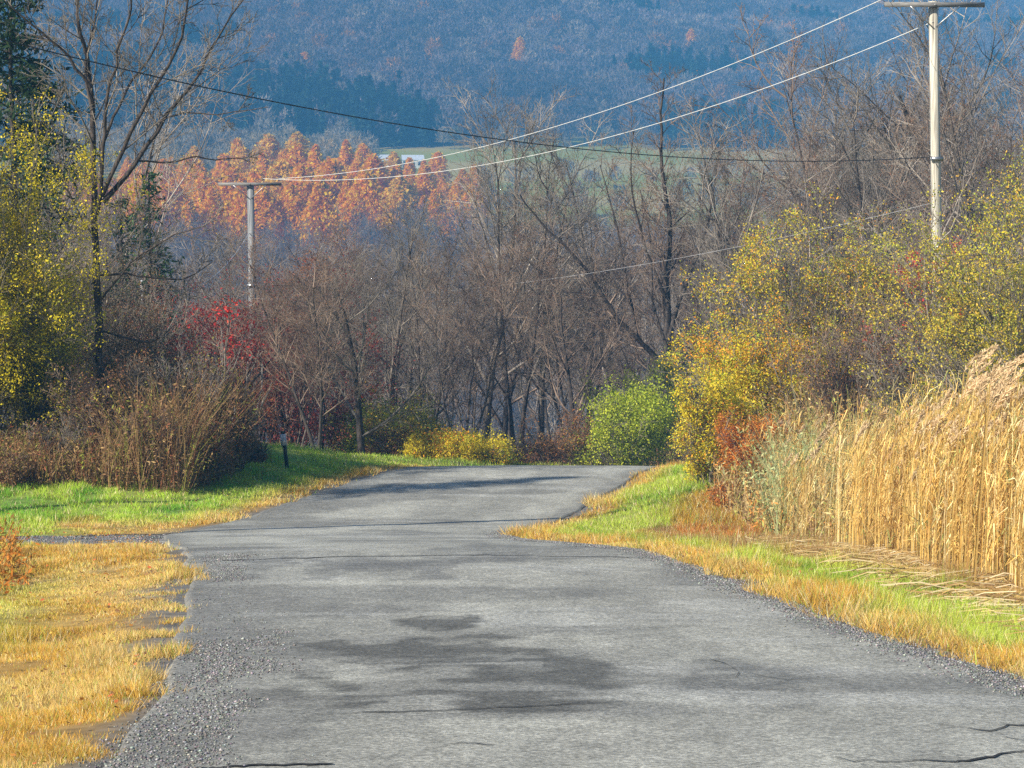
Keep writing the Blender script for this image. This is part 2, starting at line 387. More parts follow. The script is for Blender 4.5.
# left verge
P = []
for (n, y0, y1) in ((560000, 13.5, 22), (380000, 22, 34), (90000, 34, 50), (230000, 49, 62), (90000, 62, 78)):
    y = RNG.uniform(y0, y1, n); L = ledge(y); x = L + .15 - RNG.uniform(0, 1, n) ** 1.1 * (L + .15 + y * .2 + 1.2)
    m = (x > -y * .2 - 1.2)
    e = L - x
    dens = sstep(-.1, .7, e + (fbm(x * 3.3, y * 2.4, 41, 4) - .5) * 1.3) ** 1.5 * (1 - driveway(x, y)) * (.10 + .90 * sstep(.36, .54, fbm(x * 1.6, y * 1.1, 43, 4)))
    m &= RNG.uniform(0, 1, n) < dens
    P.append((x[m], y[m]))
P = (np.concatenate([a for a, b in P]), np.concatenate([b for a, b in P]))
tag(grass_field('verge_grass', P,
    lambda x, y: .035 + .07 * sstep(.4, .7, fbm(x * .7, y * .5, 47, 3)) + .05 * (y > 48) + .10 * sstep(2.8, 4.5, ledge(y) - x) * (y < 40),
    lambda x, y: np.clip(y * .00032, .0045, .03), gcol), 'short golden and green grass covering the left verge and lawn', 'grass')
# right verge
P = []
for (n, y0, y1) in ((340000, 13.5, 24), (300000, 24, 36), (120000, 36, 47), (150000, 46, 66), (60000, 64, 74)):
    y = RNG.uniform(y0, y1, n); Rr = redge(y); x = Rr - .12 + RNG.uniform(0, 1, n) ** 1.1 * 5.5
    e = x - Rr
    m = RNG.uniform(0, 1, n) < sstep(-.08, .5, e + (fbm(x * 2.2, y * 1.1, 42, 3) - .5) * .8) * (.35 + .65 * sstep(.3, .5, fbm(x * 1.1, y * .9, 45, 3)))
    P.append((x[m], y[m]))
P = (np.concatenate([a for a, b in P]), np.concatenate([b for a, b in P]))
tag(grass_field('roadside_grass', P,
    lambda x, y: .07 + .10 * sstep(.4, .7, fbm(x * .7, y * .5, 48, 3)) + .06 * sstep(1.2, 2.5, x - redge(y)),
    lambda x, y: np.clip(y * .00032, .0045, .03), gcol), 'golden and green grass along the right edge of the road below the reeds', 'grass')

def reed_front(y): return np.interp(y, [20, 27, 31, 38, 44, 50], [5.2, 4.75, 4.35, 4.3, 4.2, 4.6])
# ------------------------------------------------------------------ gravel stones
def stones(name, x, y, s, z, label):
    n = len(x)
    base_v = np.array([[1, 0, 0], [-1, 0, 0], [0, 1, 0], [0, -1, 0], [0, 0, 1], [0, 0, -1.]])
    fc = np.array([[0, 2, 4], [2, 1, 4], [1, 3, 4], [3, 0, 4], [2, 0, 5], [1, 2, 5], [3, 1, 5], [0, 3, 5]])
    v = base_v[None] * RNG.uniform(.5, 1.2, (n, 6, 1)) * s[:, None, None] * np.array([1, 1, .65])
    a = RNG.uniform(0, 6.28, n); ca, sa = np.cos(a)[:, None], np.sin(a)[:, None]
    vx = v[..., 0] * ca - v[..., 1] * sa; vy = v[..., 0] * sa + v[..., 1] * ca
    V = np.stack([vx + x[:, None], vy + y[:, None], v[..., 2] + (z + s * .25)[:, None]], -1).reshape(-1, 3)
    idx = (fc[None] + 6 * np.arange(n)[:, None, None]).reshape(-1)
    g = RNG.choice([.09, .14, .20, .28, .40], n, p=[.2, .3, .28, .16, .06])[:, None] * np.array([1, .98, .95]) * RNG.uniform(.85, 1.15, (n, 3))
    return tag(mesh_np(name, V, 3, idx, M_STONE, np.repeat(g, 6, 0)), label, 'gravel', kind='stuff')
y = RNG.uniform(13.5, 34, 90000); L = ledge(y); x = L + RNG.uniform(-.9, 1.4, len(y))
band = .7 - .7 * sstep(.05, .5, np.abs(x - L - .28) + (fbm(x * 1.6, y * .9, 55, 3) - .5) * 1.3)
m = RNG.uniform(0, 1, len(y)) < band * (.08 + .92 * sstep(.42, .55, fbm(x * .5, y * .32 + 2, 57, 2))) * (1 - .6 * sstep(24, 34, y))
x, y = x[m], y[m]
stones('gravel', x, y, RNG.uniform(.004, .012, len(x)) * (1 + .5 * RNG.uniform(0, 1, len(x)) ** 6), np.where(x > ledge(y), roadz(x, y), gz(x, y)), 'grey crushed stone gravel spilling along the left road edge')
y = RNG.uniform(13.5, 47, 26000); L = redge(y); x = L + RNG.normal(-.02, .16, len(y))
z = np.where(x < redge(y), roadz(x, y), gz(x, y))
stones('loose_gravel', x, y, RNG.uniform(.005, .014, len(x)), z, 'loose dark grit along the right road edge')
x = RNG.uniform(-16, -4.6, 16000); y = RNG.uniform(37, 47, 16000); m = RNG.uniform(0, 1, 16000) < driveway(x, y); x, y = x[m], y[m]
stones('driveway_gravel', x, y, RNG.uniform(.008, .022, len(x)), gz(x, y), 'grey gravel of the side track joining the road on the left')

n = 2600; y = RNG.uniform(14, 60, n); sidel = RNG.uniform(0, 1, n) < .55
x = np.where(sidel, ledge(y) - .2 - RNG.exponential(1.5, n), redge(y) + .1 + RNG.exponential(.9, n)); m = (x > -y * .2 - 1) & (x < reed_front(y) + 1); x, y = x[m], y[m]; n = len(x)
a = RNG.uniform(0, 6.28, n); sz = RNG.uniform(.012, .026, n); tl = RNG.uniform(-.5, .5, (2, n))
z = np.where((x > ledge(y)) & (x < redge(y)), roadz(x, y), gz(x, y) + .035) + .012
u = np.stack([np.cos(a) * sz, np.sin(a) * sz, tl[0] * sz], -1); v = np.stack([-np.sin(a) * sz * .7, np.cos(a) * sz * .7, tl[1] * sz], -1); c0 = np.stack([x, y, z], -1)
V = np.stack([c0 - u, c0 - v, c0 + u, c0 + v], 1).reshape(-1, 3)
cs = np.array([(.5, .22, .05), (.62, .42, .08), (.28, .14, .06), (.55, .14, .05)])[RNG.choice(4, n, p=[.3, .25, .35, .1])] * RNG.uniform(.7, 1.2, (n, 1))
tag(mesh_np('fallen_leaves', V, 4, np.arange(4 * n), M_BLADE, np.repeat(cs, 4, 0)), 'small brown and yellow fallen leaves scattered along both road edges', 'leaves', kind='stuff')

# ------------------------------------------------------------------ tubes and growth
class Sk:
    """collects polylines of branches"""
    def __init__(s): s.pl = []; s.tips = []
    def add(s, pts, rad, lv): s.pl.append((np.asarray(pts, float), np.asarray(rad, float), lv))
def tubes(pls, sides):
    """one mesh from a list of polylines"""
    Vs, Is, off = [], [], 0
    groups = {}
    for p, r in pls: groups.setdefault(len(p), []).append((p, r))
    for n, g in groups.items():
        P = np.stack([a for a, b in g]); Rr = np.stack([b for a, b in g])
        T = np.gradient(P, axis=1); T /= np.linalg.norm(T, axis=2, keepdims=True) + 1e-9
        ref = np.where(np.abs(T[:, :1, 2:3]) > .9, np.array([1., 0, 0]), np.array([0, 0, 1.]))
        ref = np.broadcast_to(ref, T.shape)
        A = np.cross(T, ref); A /= np.linalg.norm(A, axis=2, keepdims=True) + 1e-9
        B = np.cross(T, A)
        th = np.arange(sides) * 2 * math.pi / sides
        V = P[:, :, None] + (A[:, :, None] * np.cos(th)[None, None, :, None] + B[:, :, None] * np.sin(th)[None, None, :, None]) * Rr[:, :, None, None]
        k = len(g)
        base_ = off + (np.arange(k)[:, None, None] * n + np.arange(n - 1)[None, :, None]) * sides
        j = np.arange(sides)[None, None]; j2 = (j + 1) % sides
        Is.append(np.stack([base_ + j, base_ + j2, base_ + sides + j2, base_ + sides + j], -1).reshape(-1))
        Vs.append(V.reshape(-1, 3)); off += k * n * sides
    return np.concatenate(Vs), np.concatenate(Is)

rnd = random.Random(3)
def unit(v): return v / (np.linalg.norm(v) + 1e-9)
def perp_dir(d, ang, az):
    a = unit(np.cross(d, (0.0, 0, 1) if abs(d[2]) < .95 else (1.0, 0, 0))); b = np.cross(d, a)
    return unit(d * math.cos(ang) + (a * math.cos(az) + b * math.sin(az)) * math.sin(ang))
def grow(sk, pos, d, ln, r, lv, cfg):
    c = cfg[lv]
    n = c.get('seg', 3); pts = [pos]; p = pos; dd = d
    wob = c.get('wob', .15); up = c.get('up', .1)
    for i in range(n):
        dd = unit(dd + np.array([rnd.gauss(0, wob), rnd.gauss(0, wob), rnd.gauss(0, wob * .7) + up]))
        p = p + dd * (ln / n); pts.append(p)
    rt = r * c.get('taper', .35)
    rad = [r + (rt - r) * i / n for i in range(n + 1)]
    sk.add(pts, rad, lv)
    if lv + 1 < len(cfg):
        kids(sk, pts, rad, ln, lv, cfg)
    if lv >= len(cfg) - 2: sk.tips.append((pts[-1], dd)); sk.tips.append(((pts[-1] + pts[-2]) / 2, dd))
def kids(sk, pts, rad, ln, lv, cfg, mult=1.0, t0=None):
    c = cfg[lv]; k = cfg[lv + 1]; n = len(pts) - 1
    cnt = c.get('kids', 5) * mult; cnt = int(cnt) + (rnd.random() < cnt - int(cnt))
    az = rnd.random() * 6.28
    a0 = c.get('t0', .25) if t0 is None else t0
    for q in range(cnt):
        t = a0 + (1 - a0) * (q + rnd.random() * .9) / max(cnt, 1); t = min(t, .985)
        f = t * n; i = min(int(f), n - 1); fr = f - i
        p = pts[i] + (pts[i + 1] - pts[i]) * fr; base_d = unit(pts[i + 1] - pts[i]); rr = rad[i] + (rad[i + 1] - rad[i]) * fr
        az += 2.4 + rnd.uniform(-.5, .5)
        ang = R(k.get('ang', 42) + rnd.gauss(0, 9))
        nd = perp_dir(base_d, ang, az)
        l2 = ln * k.get('len', .5) * (1.15 - .65 * t) * rnd.uniform(.7, 1.25)
        r2 = max(min(rr * .75, rr * k.get('rr', .55)), k.get('rmin', .006))
        grow(sk, p, nd, l2, r2, lv + 1, cfg)

def build_tree(name, sk, loc, mats=(None, None), trunk_lv=0, rz=0, s=1.0, twig_sides=3, limbs_name='branches'):
    t = empty(name, loc, rz, s)
    a = [(p, r) for p, r, lv in sk.pl if lv <= trunk_lv]
    V, I = tubes(a, 8); mesh_np('trunk', V, 4, I, mats[0], parent=t, smooth=True)
    b = [(p, r) for p, r, lv in sk.pl if lv > trunk_lv]
    if b:
        V, I = tubes(b, twig_sides); mesh_np(limbs_name, V, 4, I, mats[1], parent=t, smooth=True)
    return t

def leaf_quads(P, size, cols, droop=.3, aspect=.55):
    n = len(P)
    a = RNG.normal(0, 1, (n, 3)); a[:, 2] -= droop; a /= np.linalg.norm(a, axis=1, keepdims=True)
    b = np.cross(a, RNG.normal(0, 1, (n, 3))); b /= np.linalg.norm(b, axis=1, keepdims=True)
    s = size * RNG.uniform(.4, 1.55, (n, 1))
    V = np.stack([P, P + a * s * .5 + b * s * aspect * .5, P + a * s, P + a * s * .5 - b * s * aspect * .5], 1).reshape(-1, 3)
    return V, np.arange(4 * n), np.repeat(cols, 4, 0)
def palette(n, pal, wts, var=.2):
    pal = np.array(pal); c = pal[RNG.choice(len(pal), n, p=np.array(wts) / sum(wts))]
    return np.clip(c * RNG.uniform(1 - var, 1 + var, (n, 1)), 0, 1)
def leaves_on(t, tips, per, spread, size_, pal, wts, name='leaves', keepf=1.0, zmin=0, frac=1.0, aspect=.55):
    size = size_ * .62; per = int(per * 3.0 + .5); spread = spread * .85
    P = np.array([p for p, d in tips if rnd.random() < frac])
    if zmin: P = P[P[:, 2] > P[:, 2].max() * zmin]
    sd = int(RNG.integers(1000)); hole = (vn(P[:, 0] * 1.6 + P[:, 2] * .9, P[:, 2] * 1.5 - P[:, 1], sd) + vn(P[:, 0] * 3.4, P[:, 2] * 3.1 + P[:, 1] * 2, sd + 1)) * .5
    P = P[hole + RNG.uniform(-.08, .08, len(P)) > .42]
    K = vn(P[:, 0] * 1.3 + P[:, 1], P[:, 2] * 1.3, sd + 2) * .7 + RNG.uniform(0, .3, len(P))
    K = np.repeat(K, per); P = np.repeat(P, per, 0) + RNG.normal(0, spread, (len(P) * per, 3))
    cw = np.cumsum(np.array(wts) / sum(wts)); r_ = np.argsort(np.argsort(K)) / max(len(K), 1)
    r_ = np.where(RNG.uniform(0, 1, len(K)) < .35, RNG.uniform(0, 1, len(K)), r_)
    c = np.clip(np.array(pal)[np.minimum(np.searchsorted(cw, r_), len(pal) - 1)] * RNG.uniform(.75, 1.25, (len(K), 1)), 0, 1)
    V, I, cc = leaf_quads(P, size, c, aspect=aspect)
    return mesh_np(name, V, 4, I, M_LEAF, cc, parent=t)

# bare tree variants
def bare_cfg(kind):
    if kind == 0:   # tall upright forest tree
        return [dict(seg=9, wob=.05, up=.06, taper=.12, kids=17, t0=.22), dict(seg=6, wob=.12, up=.09, taper=.2, kids=9, t0=.15, ang=38, len=.45, rr=.55, rmin=.032),
                dict(seg=4, wob=.16, up=.06, taper=.3, kids=5, t0=.12, ang=40, len=.45, rr=.5, rmin=.015), dict(seg=3, wob=.18, up=.05, taper=.4, kids=2.6, t0=.15, ang=36, len=.55, rr=.6, rmin=.0065),
                dict(seg=2, wob=.15, up=.04, taper=.6, ang=34, len=.6, rmin=.005)]
    if kind == 1:   # spreading
        return [dict(seg=7, wob=.09, up=.05, taper=.2, kids=11, t0=.16), dict(seg=7, wob=.13, up=.10, taper=.18, kids=11, t0=.12, ang=48, len=.66, rr=.62, rmin=.035),
                dict(seg=4, wob=.17, up=.07, taper=.3, kids=5, t0=.12, ang=42, len=.42, rr=.5, rmin=.015), dict(seg=3, wob=.2, up=.05, taper=.4, kids=2.6, t0=.15, ang=38, len=.55, rr=.6, rmin=.0065),
                dict(seg=2, wob=.15, up=.04, taper=.6, ang=34, len=.6, rmin=.005)]
def bare_proto(kind, H, r0, mats, stems=1, leafy=None, cfg=None):
    sk = Sk(); cfg = cfg or bare_cfg(kind)
    for s in range(stems):
        a = s * 6.28 / stems + rnd.random(); q = 0 if stems == 1 else .22
        d = unit(np.array([math.cos(a) * q + rnd.gauss(0, .03), math.sin(a) * q + rnd.gauss(0, .03), 1]))
        grow(sk, np.array([math.cos(a) * .1 * (stems > 1), math.sin(a) * .1 * (stems > 1), -.3]), d, H * rnd.uniform(.88, 1.05), r0 * (1 if stems == 1 else .62), 0, cfg)
    return sk
PROTO = []   # (object, height)
specs = [(0, 12, .15, (M_BARK, M_TWIG), 1), (1, 11, .17, (M_BARKD, M_TWIG), 1), (0, 13, .13, (M_BARK, M_TWIGG), 1), (0, 11, .12, (M_BARKD, M_TWIGR), 2),
         (1, 12, .15, (M_BARK, M_TWIGG), 2), (0, 12, .10, (M_BARK, M_TWIGR), 3), (0, 13, .14, (M_BARKD, M_TWIG), 2), (1, 10, .14, (M_BARKD, M_TWIGR), 1)]
for kind, H, r0, mats, st in specs:
    sk = bare_proto(kind, H, r0 * 1.25, mats, st)
    t = build_tree('bare_tree', sk, (0, 0, 0), mats)
    zmax = max(p[:, 2].max() for p, r, lv in sk.pl)
    if mats[1] is M_TWIGR:
        leaves_on(t, sk.tips, 1, .08, .07, [(.30, .10, .04), (.24, .13, .06), (.35, .16, .05)], [3, 3, 1], 'dry_leaves', frac=.2)
    PROTO.append([t, zmax, False])
TREE_POS = []
def put_tree(v, px, d, ytop, label, group=None, rz=None, jit=True, lean=0, cat='tree', name=None):
    """place one bare tree; its height comes from where its top stands"""
    t, h, used = PROTO[v]
    x = xat(px, d); g = gz1(x, d); top = at(px, ytop, d)[2]
    H = max(4.0, min(18.5, (top - g) * 1.08)); s = H / h
    o = t if not used else copy_tree(t)
    PROTO[v][2] = True
    o.location = (x, d, g); o.rotation_euler = (0, lean, rnd.random() * 6.28 if rz is None else rz); k = max(s, .62)
    o.scale = ((k * .5 + s * .5), (k * .5 + s * .5), s)
    for key in ('label', 'group', 'category'):
        if key in o: del o[key]
    tag(o, label, cat, group); TREE_POS.append((x, d)); return o
GW = 'bare trees of the wood past the crest of the road'
front = [
 (3, 318, 71, 236, 'dark many-stemmed bare tree just behind the white-topped marker post'),
 (1, 362, 75, 246, 'low bare tree with leaning trunk to the right of the marker post'),
 (5, 292, 78, 262, 'thin dark-stemmed bare tree between the red-leaved sumac and the marker post'),
 (0, 390, 84, 205, 'slim grey bare tree at the left end of the road crest'),
 (6, 424, 88, 214, 'bare twin-stemmed tree behind the yellowing bush left of the crest'),
 (5, 462, 79, 232, 'clump of thin straight bare saplings over the yellow bush at the crest'),
 (2, 484, 92, 96, 'tallest bare tree above the middle of the road crest, crossing both pale wires'),
 (6, 519, 90, 122, 'forked dark bare tree right of the tallest one over the road crest'),
 (0, 540, 95, 170, 'bare tree with pale lit trunk left of the bright green bush'),
 (7, 575, 84, 262, 'short reddish-twigged tree directly left of the bright green bush'),
 (2, 617, 99, 120, 'tall slender bare tree standing behind the bright green bush'),
 (3, 700, 92, 148, 'reddish bare tree right of the broad wide-limbed tree'),
 (0, 737, 84, 118, 'bare tree with sunlit pale trunk left of the yellow roadside shrub'),
 (5, 772, 88, 140, 'russet many-stemmed bare tree rising behind the yellow roadside shrub'),
 (2, 802, 96, 62, 'tall straight bare tree above the tip of the yellow roadside shrub'),
 (4, 838, 82, 92, 'spreading bare tree, second one left of the sunlit utility pole'),
 (6, 874, 86, 70, 'bare tree nearest the left side of the sunlit utility pole'),
 (3, 905, 90, 34, 'bare tree behind the upper half of the sunlit utility pole'),
 (5, 962, 78, 96, 'slender bare clump nearest the right side of the sunlit utility pole'),
 (1, 985, 88, 8, 'tall dark bare tree in the upper right corner'),
 (2, 1018, 76, -6, 'tall bare tree with a few gold leaves at the right edge'),
]
for v, px, d, yt, lab in front:
    put_tree(v, px, d, yt, lab, lean=.12 if px == 362 else 0)
def road_clear(x, d, m=1.2):
    return d > 92 or x < float(ledge(d)) - m or x > float(redge(d)) + m
topx = [-200, 60, 180, 300, 360, 400, 440, 480, 520, 560, 600, 650, 700, 760, 800, 850, 900, 960, 1024, 1300]
topy = [100, 170, 262, 225, 222, 232, 228, 190, 200, 215, 190, 170, 180, 185, 125, 105, 80, 60, 10, -30]
def fill(n, d0, d1, lab, cat='tree', pxr=(-180, 1200), dy=(0, 60), mind=2.0):
    k = 0; tries = 0
    while k < n and tries < n * 30:
        tries += 1
        d = rnd.uniform(d0, d1); px = rnd.uniform(*pxr); x = xat(px, d)
        if not road_clear(x, d): continue
        if any((x - a) ** 2 + (d - b) ** 2 < mind ** 2 for a, b in TREE_POS): continue
        if abs(px - 252) < 22 and d < 108: continue
        if px < 240 and d < 74: continue
        yt = np.interp(px, topx, topy) + rnd.uniform(*dy)
        put_tree(rnd.randrange(8), px, d, yt, lab, GW); k += 1
fill(30, 82, 112, 'bare grey-brown tree among the look-alike bare trees of the wood', pxr=(290, 1180))
fill(28, 112, 180, 'bare grey-brown tree among the look-alike bare trees of the wood', pxr=(60, 1150), mind=2.6)
fill(36, 180, 300, 'bare grey-brown tree among the look-alike bare trees of the wood', pxr=(-60, 1100), dy=(0, 30), mind=3.2)

# traced trees: limbs followed in the photo, grown in depth at the tree's own distance
def traced(name, limbs, d, cfgs, r_px, mats, label, group=None, dz=1.2, leaf=None, mult=1.0):
    base_px, base_py = limbs[0][0][:2]
    g0 = np.array([xat(base_px, d), d, 0.0]); g0[2] = gz1(g0[0], d)
    sk = Sk(); prev = {}
    for li, (pts, r0, r1, dep) in enumerate([(l[0:-3], l[-3], l[-2], l[-1]) for l in limbs]):
        n = len(pts); P = []
        start = 0.0
        if li > 0:    # start depth from the nearest point of the trunk or earlier limb
            p0 = at(pts[0][0], pts[0][1], d)
            best = min(((np.hypot(q[0] - p0[0], q[2] - p0[2]), q) for pl, _, _ in sk.pl[:60] if _ == 0 for q in pl), key=lambda t: t[0])
            start = best[1][1] + g0[1] - d if False else best[1][1]
        for i, (a, b) in enumerate(pts):
            off = start + dep * (i / (n - 1)) ** 1.1
            w = at(a, b, d + off) if False else at(a, b, d); w = w.copy(); s_ = (d + off) / d; w = w * s_
            w[0] -= g0[0]; w[2] -= g0[2]; w[1] = off; P.append(w)
        if li == 0: P[0][2] = min(P[0][2], -.2)
        # densify
        P = np.array(P); s = np.linspace(0, n - 1, (n - 1) * 3 + 1)
        Q = np.stack([np.interp(s, range(n), P[:, k]) for k in range(3)], -1)
        Q[1:-1] = (Q[:-2] + 2 * Q[1:-1] + Q[2:]) / 4
        Q[1:-1, :] += RNG.normal(0, .02, Q[1:-1].shape)
        rad = np.linspace(r0, r1, len(Q)) * (SLIM if d == 58 else 1); sk.add(list(Q), rad, 0)
        ln = float(np.sum(np.linalg.norm(np.diff(Q, axis=0), axis=1)))
        kids(sk, list(Q), list(rad), min(ln, 4.5), 0, cfgs, mult * ln / 3.0, t0=.45 if li == 0 else .18)
    t = build_tree(name, sk, g0, mats)
    if leaf: leaves_on(t, sk.tips, *leaf)
    return t, sk
TW = [dict(kids=5), dict(seg=5, wob=.13, up=.10, taper=.25, kids=6, t0=.12, ang=40, len=.42, rr=.45, rmin=.014), dict(seg=4, wob=.16, up=.07, taper=.35, kids=4.5, t0=.1, ang=38, len=.5, rr=.5, rmin=.009),
      dict(seg=3, wob=.16, up=.05, taper=.5, kids=2.5, t0=.1, ang=35, len=.55, rr=.6, rmin=.006), dict(seg=2, wob=.15, up=.04, taper=.6, ang=34, len=.6, rmin=.005)]
SLIM = .74
A = [
 [(101, 486), (101, 380), (97, 300), (95, 220), (93, 140), (91, 85), (83, 45), (75, 0), (70, -45), .13, .03, .6],
 [(97, 215), (104, 150), (106, 95), (117, 52), (130, 10), (137, -35), .06, .018, -1.0],
 [(100, 150), (112, 118), (132, 82), (158, 45), (168, 5), (172, -30), .05, .015, 1.2],
 [(102, 196), (122, 150), (150, 95), (178, 52), (187, 12), (192, -25), .07, .02, -1.3],
 [(103, 202), (136, 163), (166, 115), (196, 80), (211, 48), (243, 0), .075, .02, .9],
 [(138, 161), (166, 163), (200, 156), (222, 160), (240, 158), .028, .012, .7],
 [(160, 122), (186, 110), (216, 116), (268, 107), .028, .010, -.8],
 [(91, 88), (70, 58), (40, 32), (8, 4), .05, .02, -.8],
 [(92, 110), (84, 60), (95, 20), (100, -30), .045, .018, 1.0],
 [(100, 275), (140, 276), (185, 282), (212, 262), .035, .012, .8],
 [(101, 300), (130, 262), (175, 232), (205, 226), .035, .012, -.9],
 [(100, 330), (150, 345), (185, 318), (190, 290), .032, .012, .5],
 [(97, 240), (70, 205), (58, 150), (50, 110), .035, .012, .5],
]
t, sk = traced('bare_tree', A, 58, TW, 0, (M_BARKD, M_TWIG), '', mult=.8)
tag(t, 'large bare grey tree with long limbs sweeping right at the upper left', 'tree')
B = [
 [(668, 486), (667, 440), (667, 395), (667, 333), (667, 278), (671, 223), (664, 190), (660, 130), (664, 78), .17, .025, .5],
 [(667, 385), (655, 356), (636, 339), (609, 309), (593, 278), (570, 250), (538, 221), (520, 195), .10, .02, -1.5],
 [(667, 420), (640, 385), (605, 368), (581, 344), (560, 322), (536, 308), .075, .018, 1.2],
 [(668, 340), (680, 300), (699, 258), (712, 205), (720, 150), .07, .018, 1.4],
 [(640, 342), (628, 290), (618, 230), (600, 165), .05, .015, 1.5],
 [(667, 300), (645, 250), (630, 190), (634, 130), .05, .015, -1.2],
 [(668, 395), (700, 360), (735, 320), (748, 270), .06, .016, -1.3],
 [(668, 350), (650, 300), (652, 240), (640, 190), .05, .015, 1.0],
 [(609, 309), (585, 296), (560, 290), (530, 262), .035, .012, .6],
]
t, sk = traced('bare_tree', B, 88, TW, 0, (M_BARKD, M_TWIGR), '', mult=1.15)
tag(t, 'broad bare tree with wide arching limbs rising over the bright green bush', 'tree')
D = [
 [(950, 420), (946, 330), (944, 260), (938, 235), .035, .02, 0],
 [(941, 240), (958, 200), (975, 165), (985, 140), .02, .008, .4],
 [(941, 240), (955, 225), (962, 195), (966, 170), .016, .007, -.3],
]
t, sk = traced('pale_sapling', D, 63, [dict(kids=4)] + TW[2:], 0, (M_TWIGG, M_TWIGG), '', mult=.6)
tag(t, 'thin pale bare sapling forking in front of the foot of the sunlit pole', 'sapling')

# ------------------------------------------------------------------ shrubs
SH = [dict(seg=5, wob=.13, up=.05, taper=.3, kids=8, t0=.12), dict(seg=4, wob=.15, up=.07, taper=.35, kids=5, t0=.1, ang=34, len=.42, rr=.55, rmin=.008),
      dict(seg=3, wob=.18, up=.06, taper=.5, kids=3, t0=.1, ang=36, len=.5, rr=.6, rmin=.006), dict(seg=2, wob=.15, up=.03, taper=.6, ang=34, len=.6, rmin=.005)]
def shrub(name, px, d, ytop, width_, stems, mats, leaf=None, label='', cat='shrub', r0=.022, spread=.45, ybase=None, arch=0.0, x=None, group=None, upright=.05, leafname='leaves', cfg=None, zmin=0):
    width = width_ * .66; x = xat(px, d) if x is None else x; g = gz1(x, d); H = at(px, ytop, d)[2] - g
    sk = Sk(); cfg = [dict(c) for c in (cfg or SH)]; cfg[0]['up'] = upright
    for s in range(stems):
        a = rnd.random() * 6.28; q = spread * math.sqrt(rnd.random()) 
        b = np.array([math.cos(a) * q * width * .35, math.sin(a) * q * width * .35, -.1])
        dd = unit(np.array([math.cos(a) * q * width / max(H, .1), math.sin(a) * q * width / max(H, .1), 1.0]))
        grow(sk, b, dd, H * rnd.choice([rnd.uniform(.35, .8), rnd.uniform(.6, 1.0), rnd.uniform(.8, 1.08)]), r0 * rnd.uniform(.6, 1.1), 0, cfg)
    t = empty(name, (x, d, g))
    V, I = tubes([(p, r) for p, r, lv in sk.pl if lv == 0], 5); mesh_np('stems', V, 4, I, mats[0], parent=t, smooth=True)
    V, I = tubes([(p, r) for p, r, lv in sk.pl if lv > 0], 3); mesh_np('twigs', V, 4, I, mats[1], parent=t, smooth=True)
    if leaf: leaves_on(t, sk.tips, *leaf[:5], name=leafname, frac=leaf[5] if len(leaf) > 5 else 1, zmin=zmin)
    tag(t, label, cat, group); return t, sk
YEL = [(.66, .50, .05), (.50, .45, .05), (.32, .36, .05), (.70, .42, .06)]
OLV = [(.74, .60, .02), (.60, .50, .02), (.34, .34, .02), (.84, .62, .04)]
GRN = [(.38, .46, .03), (.50, .54, .04), (.24, .31, .025), (.60, .60, .06)]
LIM = [(.70, .58, .03), (.76, .54, .04), (.38, .45, .04), (.84, .36, .03)]
RUS = [(.30, .13, .06), (.24, .13, .07), (.48, .20, .04), (.34, .24, .11)]
REDL = [(.62, .05, .04), (.42, .035, .035), (.70, .12, .06)]
DRD = [(.28, .045, .035), (.20, .04, .035), (.34, .08, .05)]
# left golden-olive willow, leans in from the frame's edge
shrub('willow_shrub', -26, 57.5, 142, 2.9, 50, (M_TWIG, M_TWIG), (4, .12, .08, OLV, [4, 4, 3, 2]), 'tall golden-olive leafy willow shrub at the left edge', 'shrub', .03, spread=.55, upright=.12)
shrub('willow_shrub', 40, 58, 256, 2.1, 26, (M_TWIG, M_TWIG), (2, .10, .07, OLV, [3, 4, 4, 1]), 'lower olive willow shrub at the right foot of the tall golden one', 'shrub', .022, spread=.55, upright=.12)
# brown thicket along the lawn
brn = [(.26, .12, .06), (.30, .17, .07), (.18, .11, .06), (.26, .24, .05)]
thl = ['at the left end of the thicket', 'below the lower willow shrub', 'beneath the large bare tree', 'right of the large bare tree trunk', 'in the middle of the thicket', 'with pale bent stems in the thicket', 'left of the red sumac', 'under the red sumac', 'at the right end of the thicket']
for i, (px, d, yt, mt) in enumerate([(10, 54.8, 446, 0), (50, 55.8, 420, 1), (86, 56.5, 366, 0), (122, 57, 352, 1), (150, 55.5, 408, 0), (182, 57.5, 350, 2), (206, 57, 412, 1), (232, 58.5, 386, 0), (250, 60.5, 436, 1)]):
    shrub('brown_shrub', px, d, yt, 1.6, 22, (M_BARKD if mt < 2 else M_TWIGG, (M_TWIGR, M_TWIG, M_TWIGG)[mt]), (1, .08, .07, brn, [3, 3, 2, 1.4], .45), 'bare brown tangled shrub ' + thl[i], 'shrub', .015, spread=.55, upright=.15, group='brown shrubs behind the left lawn', leafname='dry_leaves')
for i, (px, d, yt) in enumerate([(36, 62, 230), (76, 64, 215), (124, 63, 268), (162, 64, 310)]):
    shrub('vine_tangle', px, d, yt, 2.0, 24, (M_BARKD, M_TWIG), (1, .10, .06, brn + RUS[:1], [3, 3, 4, 1, 1], .5), 'dark vine-covered brush ' + ('left of' if px < 101 else 'right of') + ' the large bare tree, ' + ('outermost', 'next to the trunk', 'next to the trunk', 'outermost')[i], 'shrub', .02, spread=.7, upright=.1, leafname='dry_leaves')
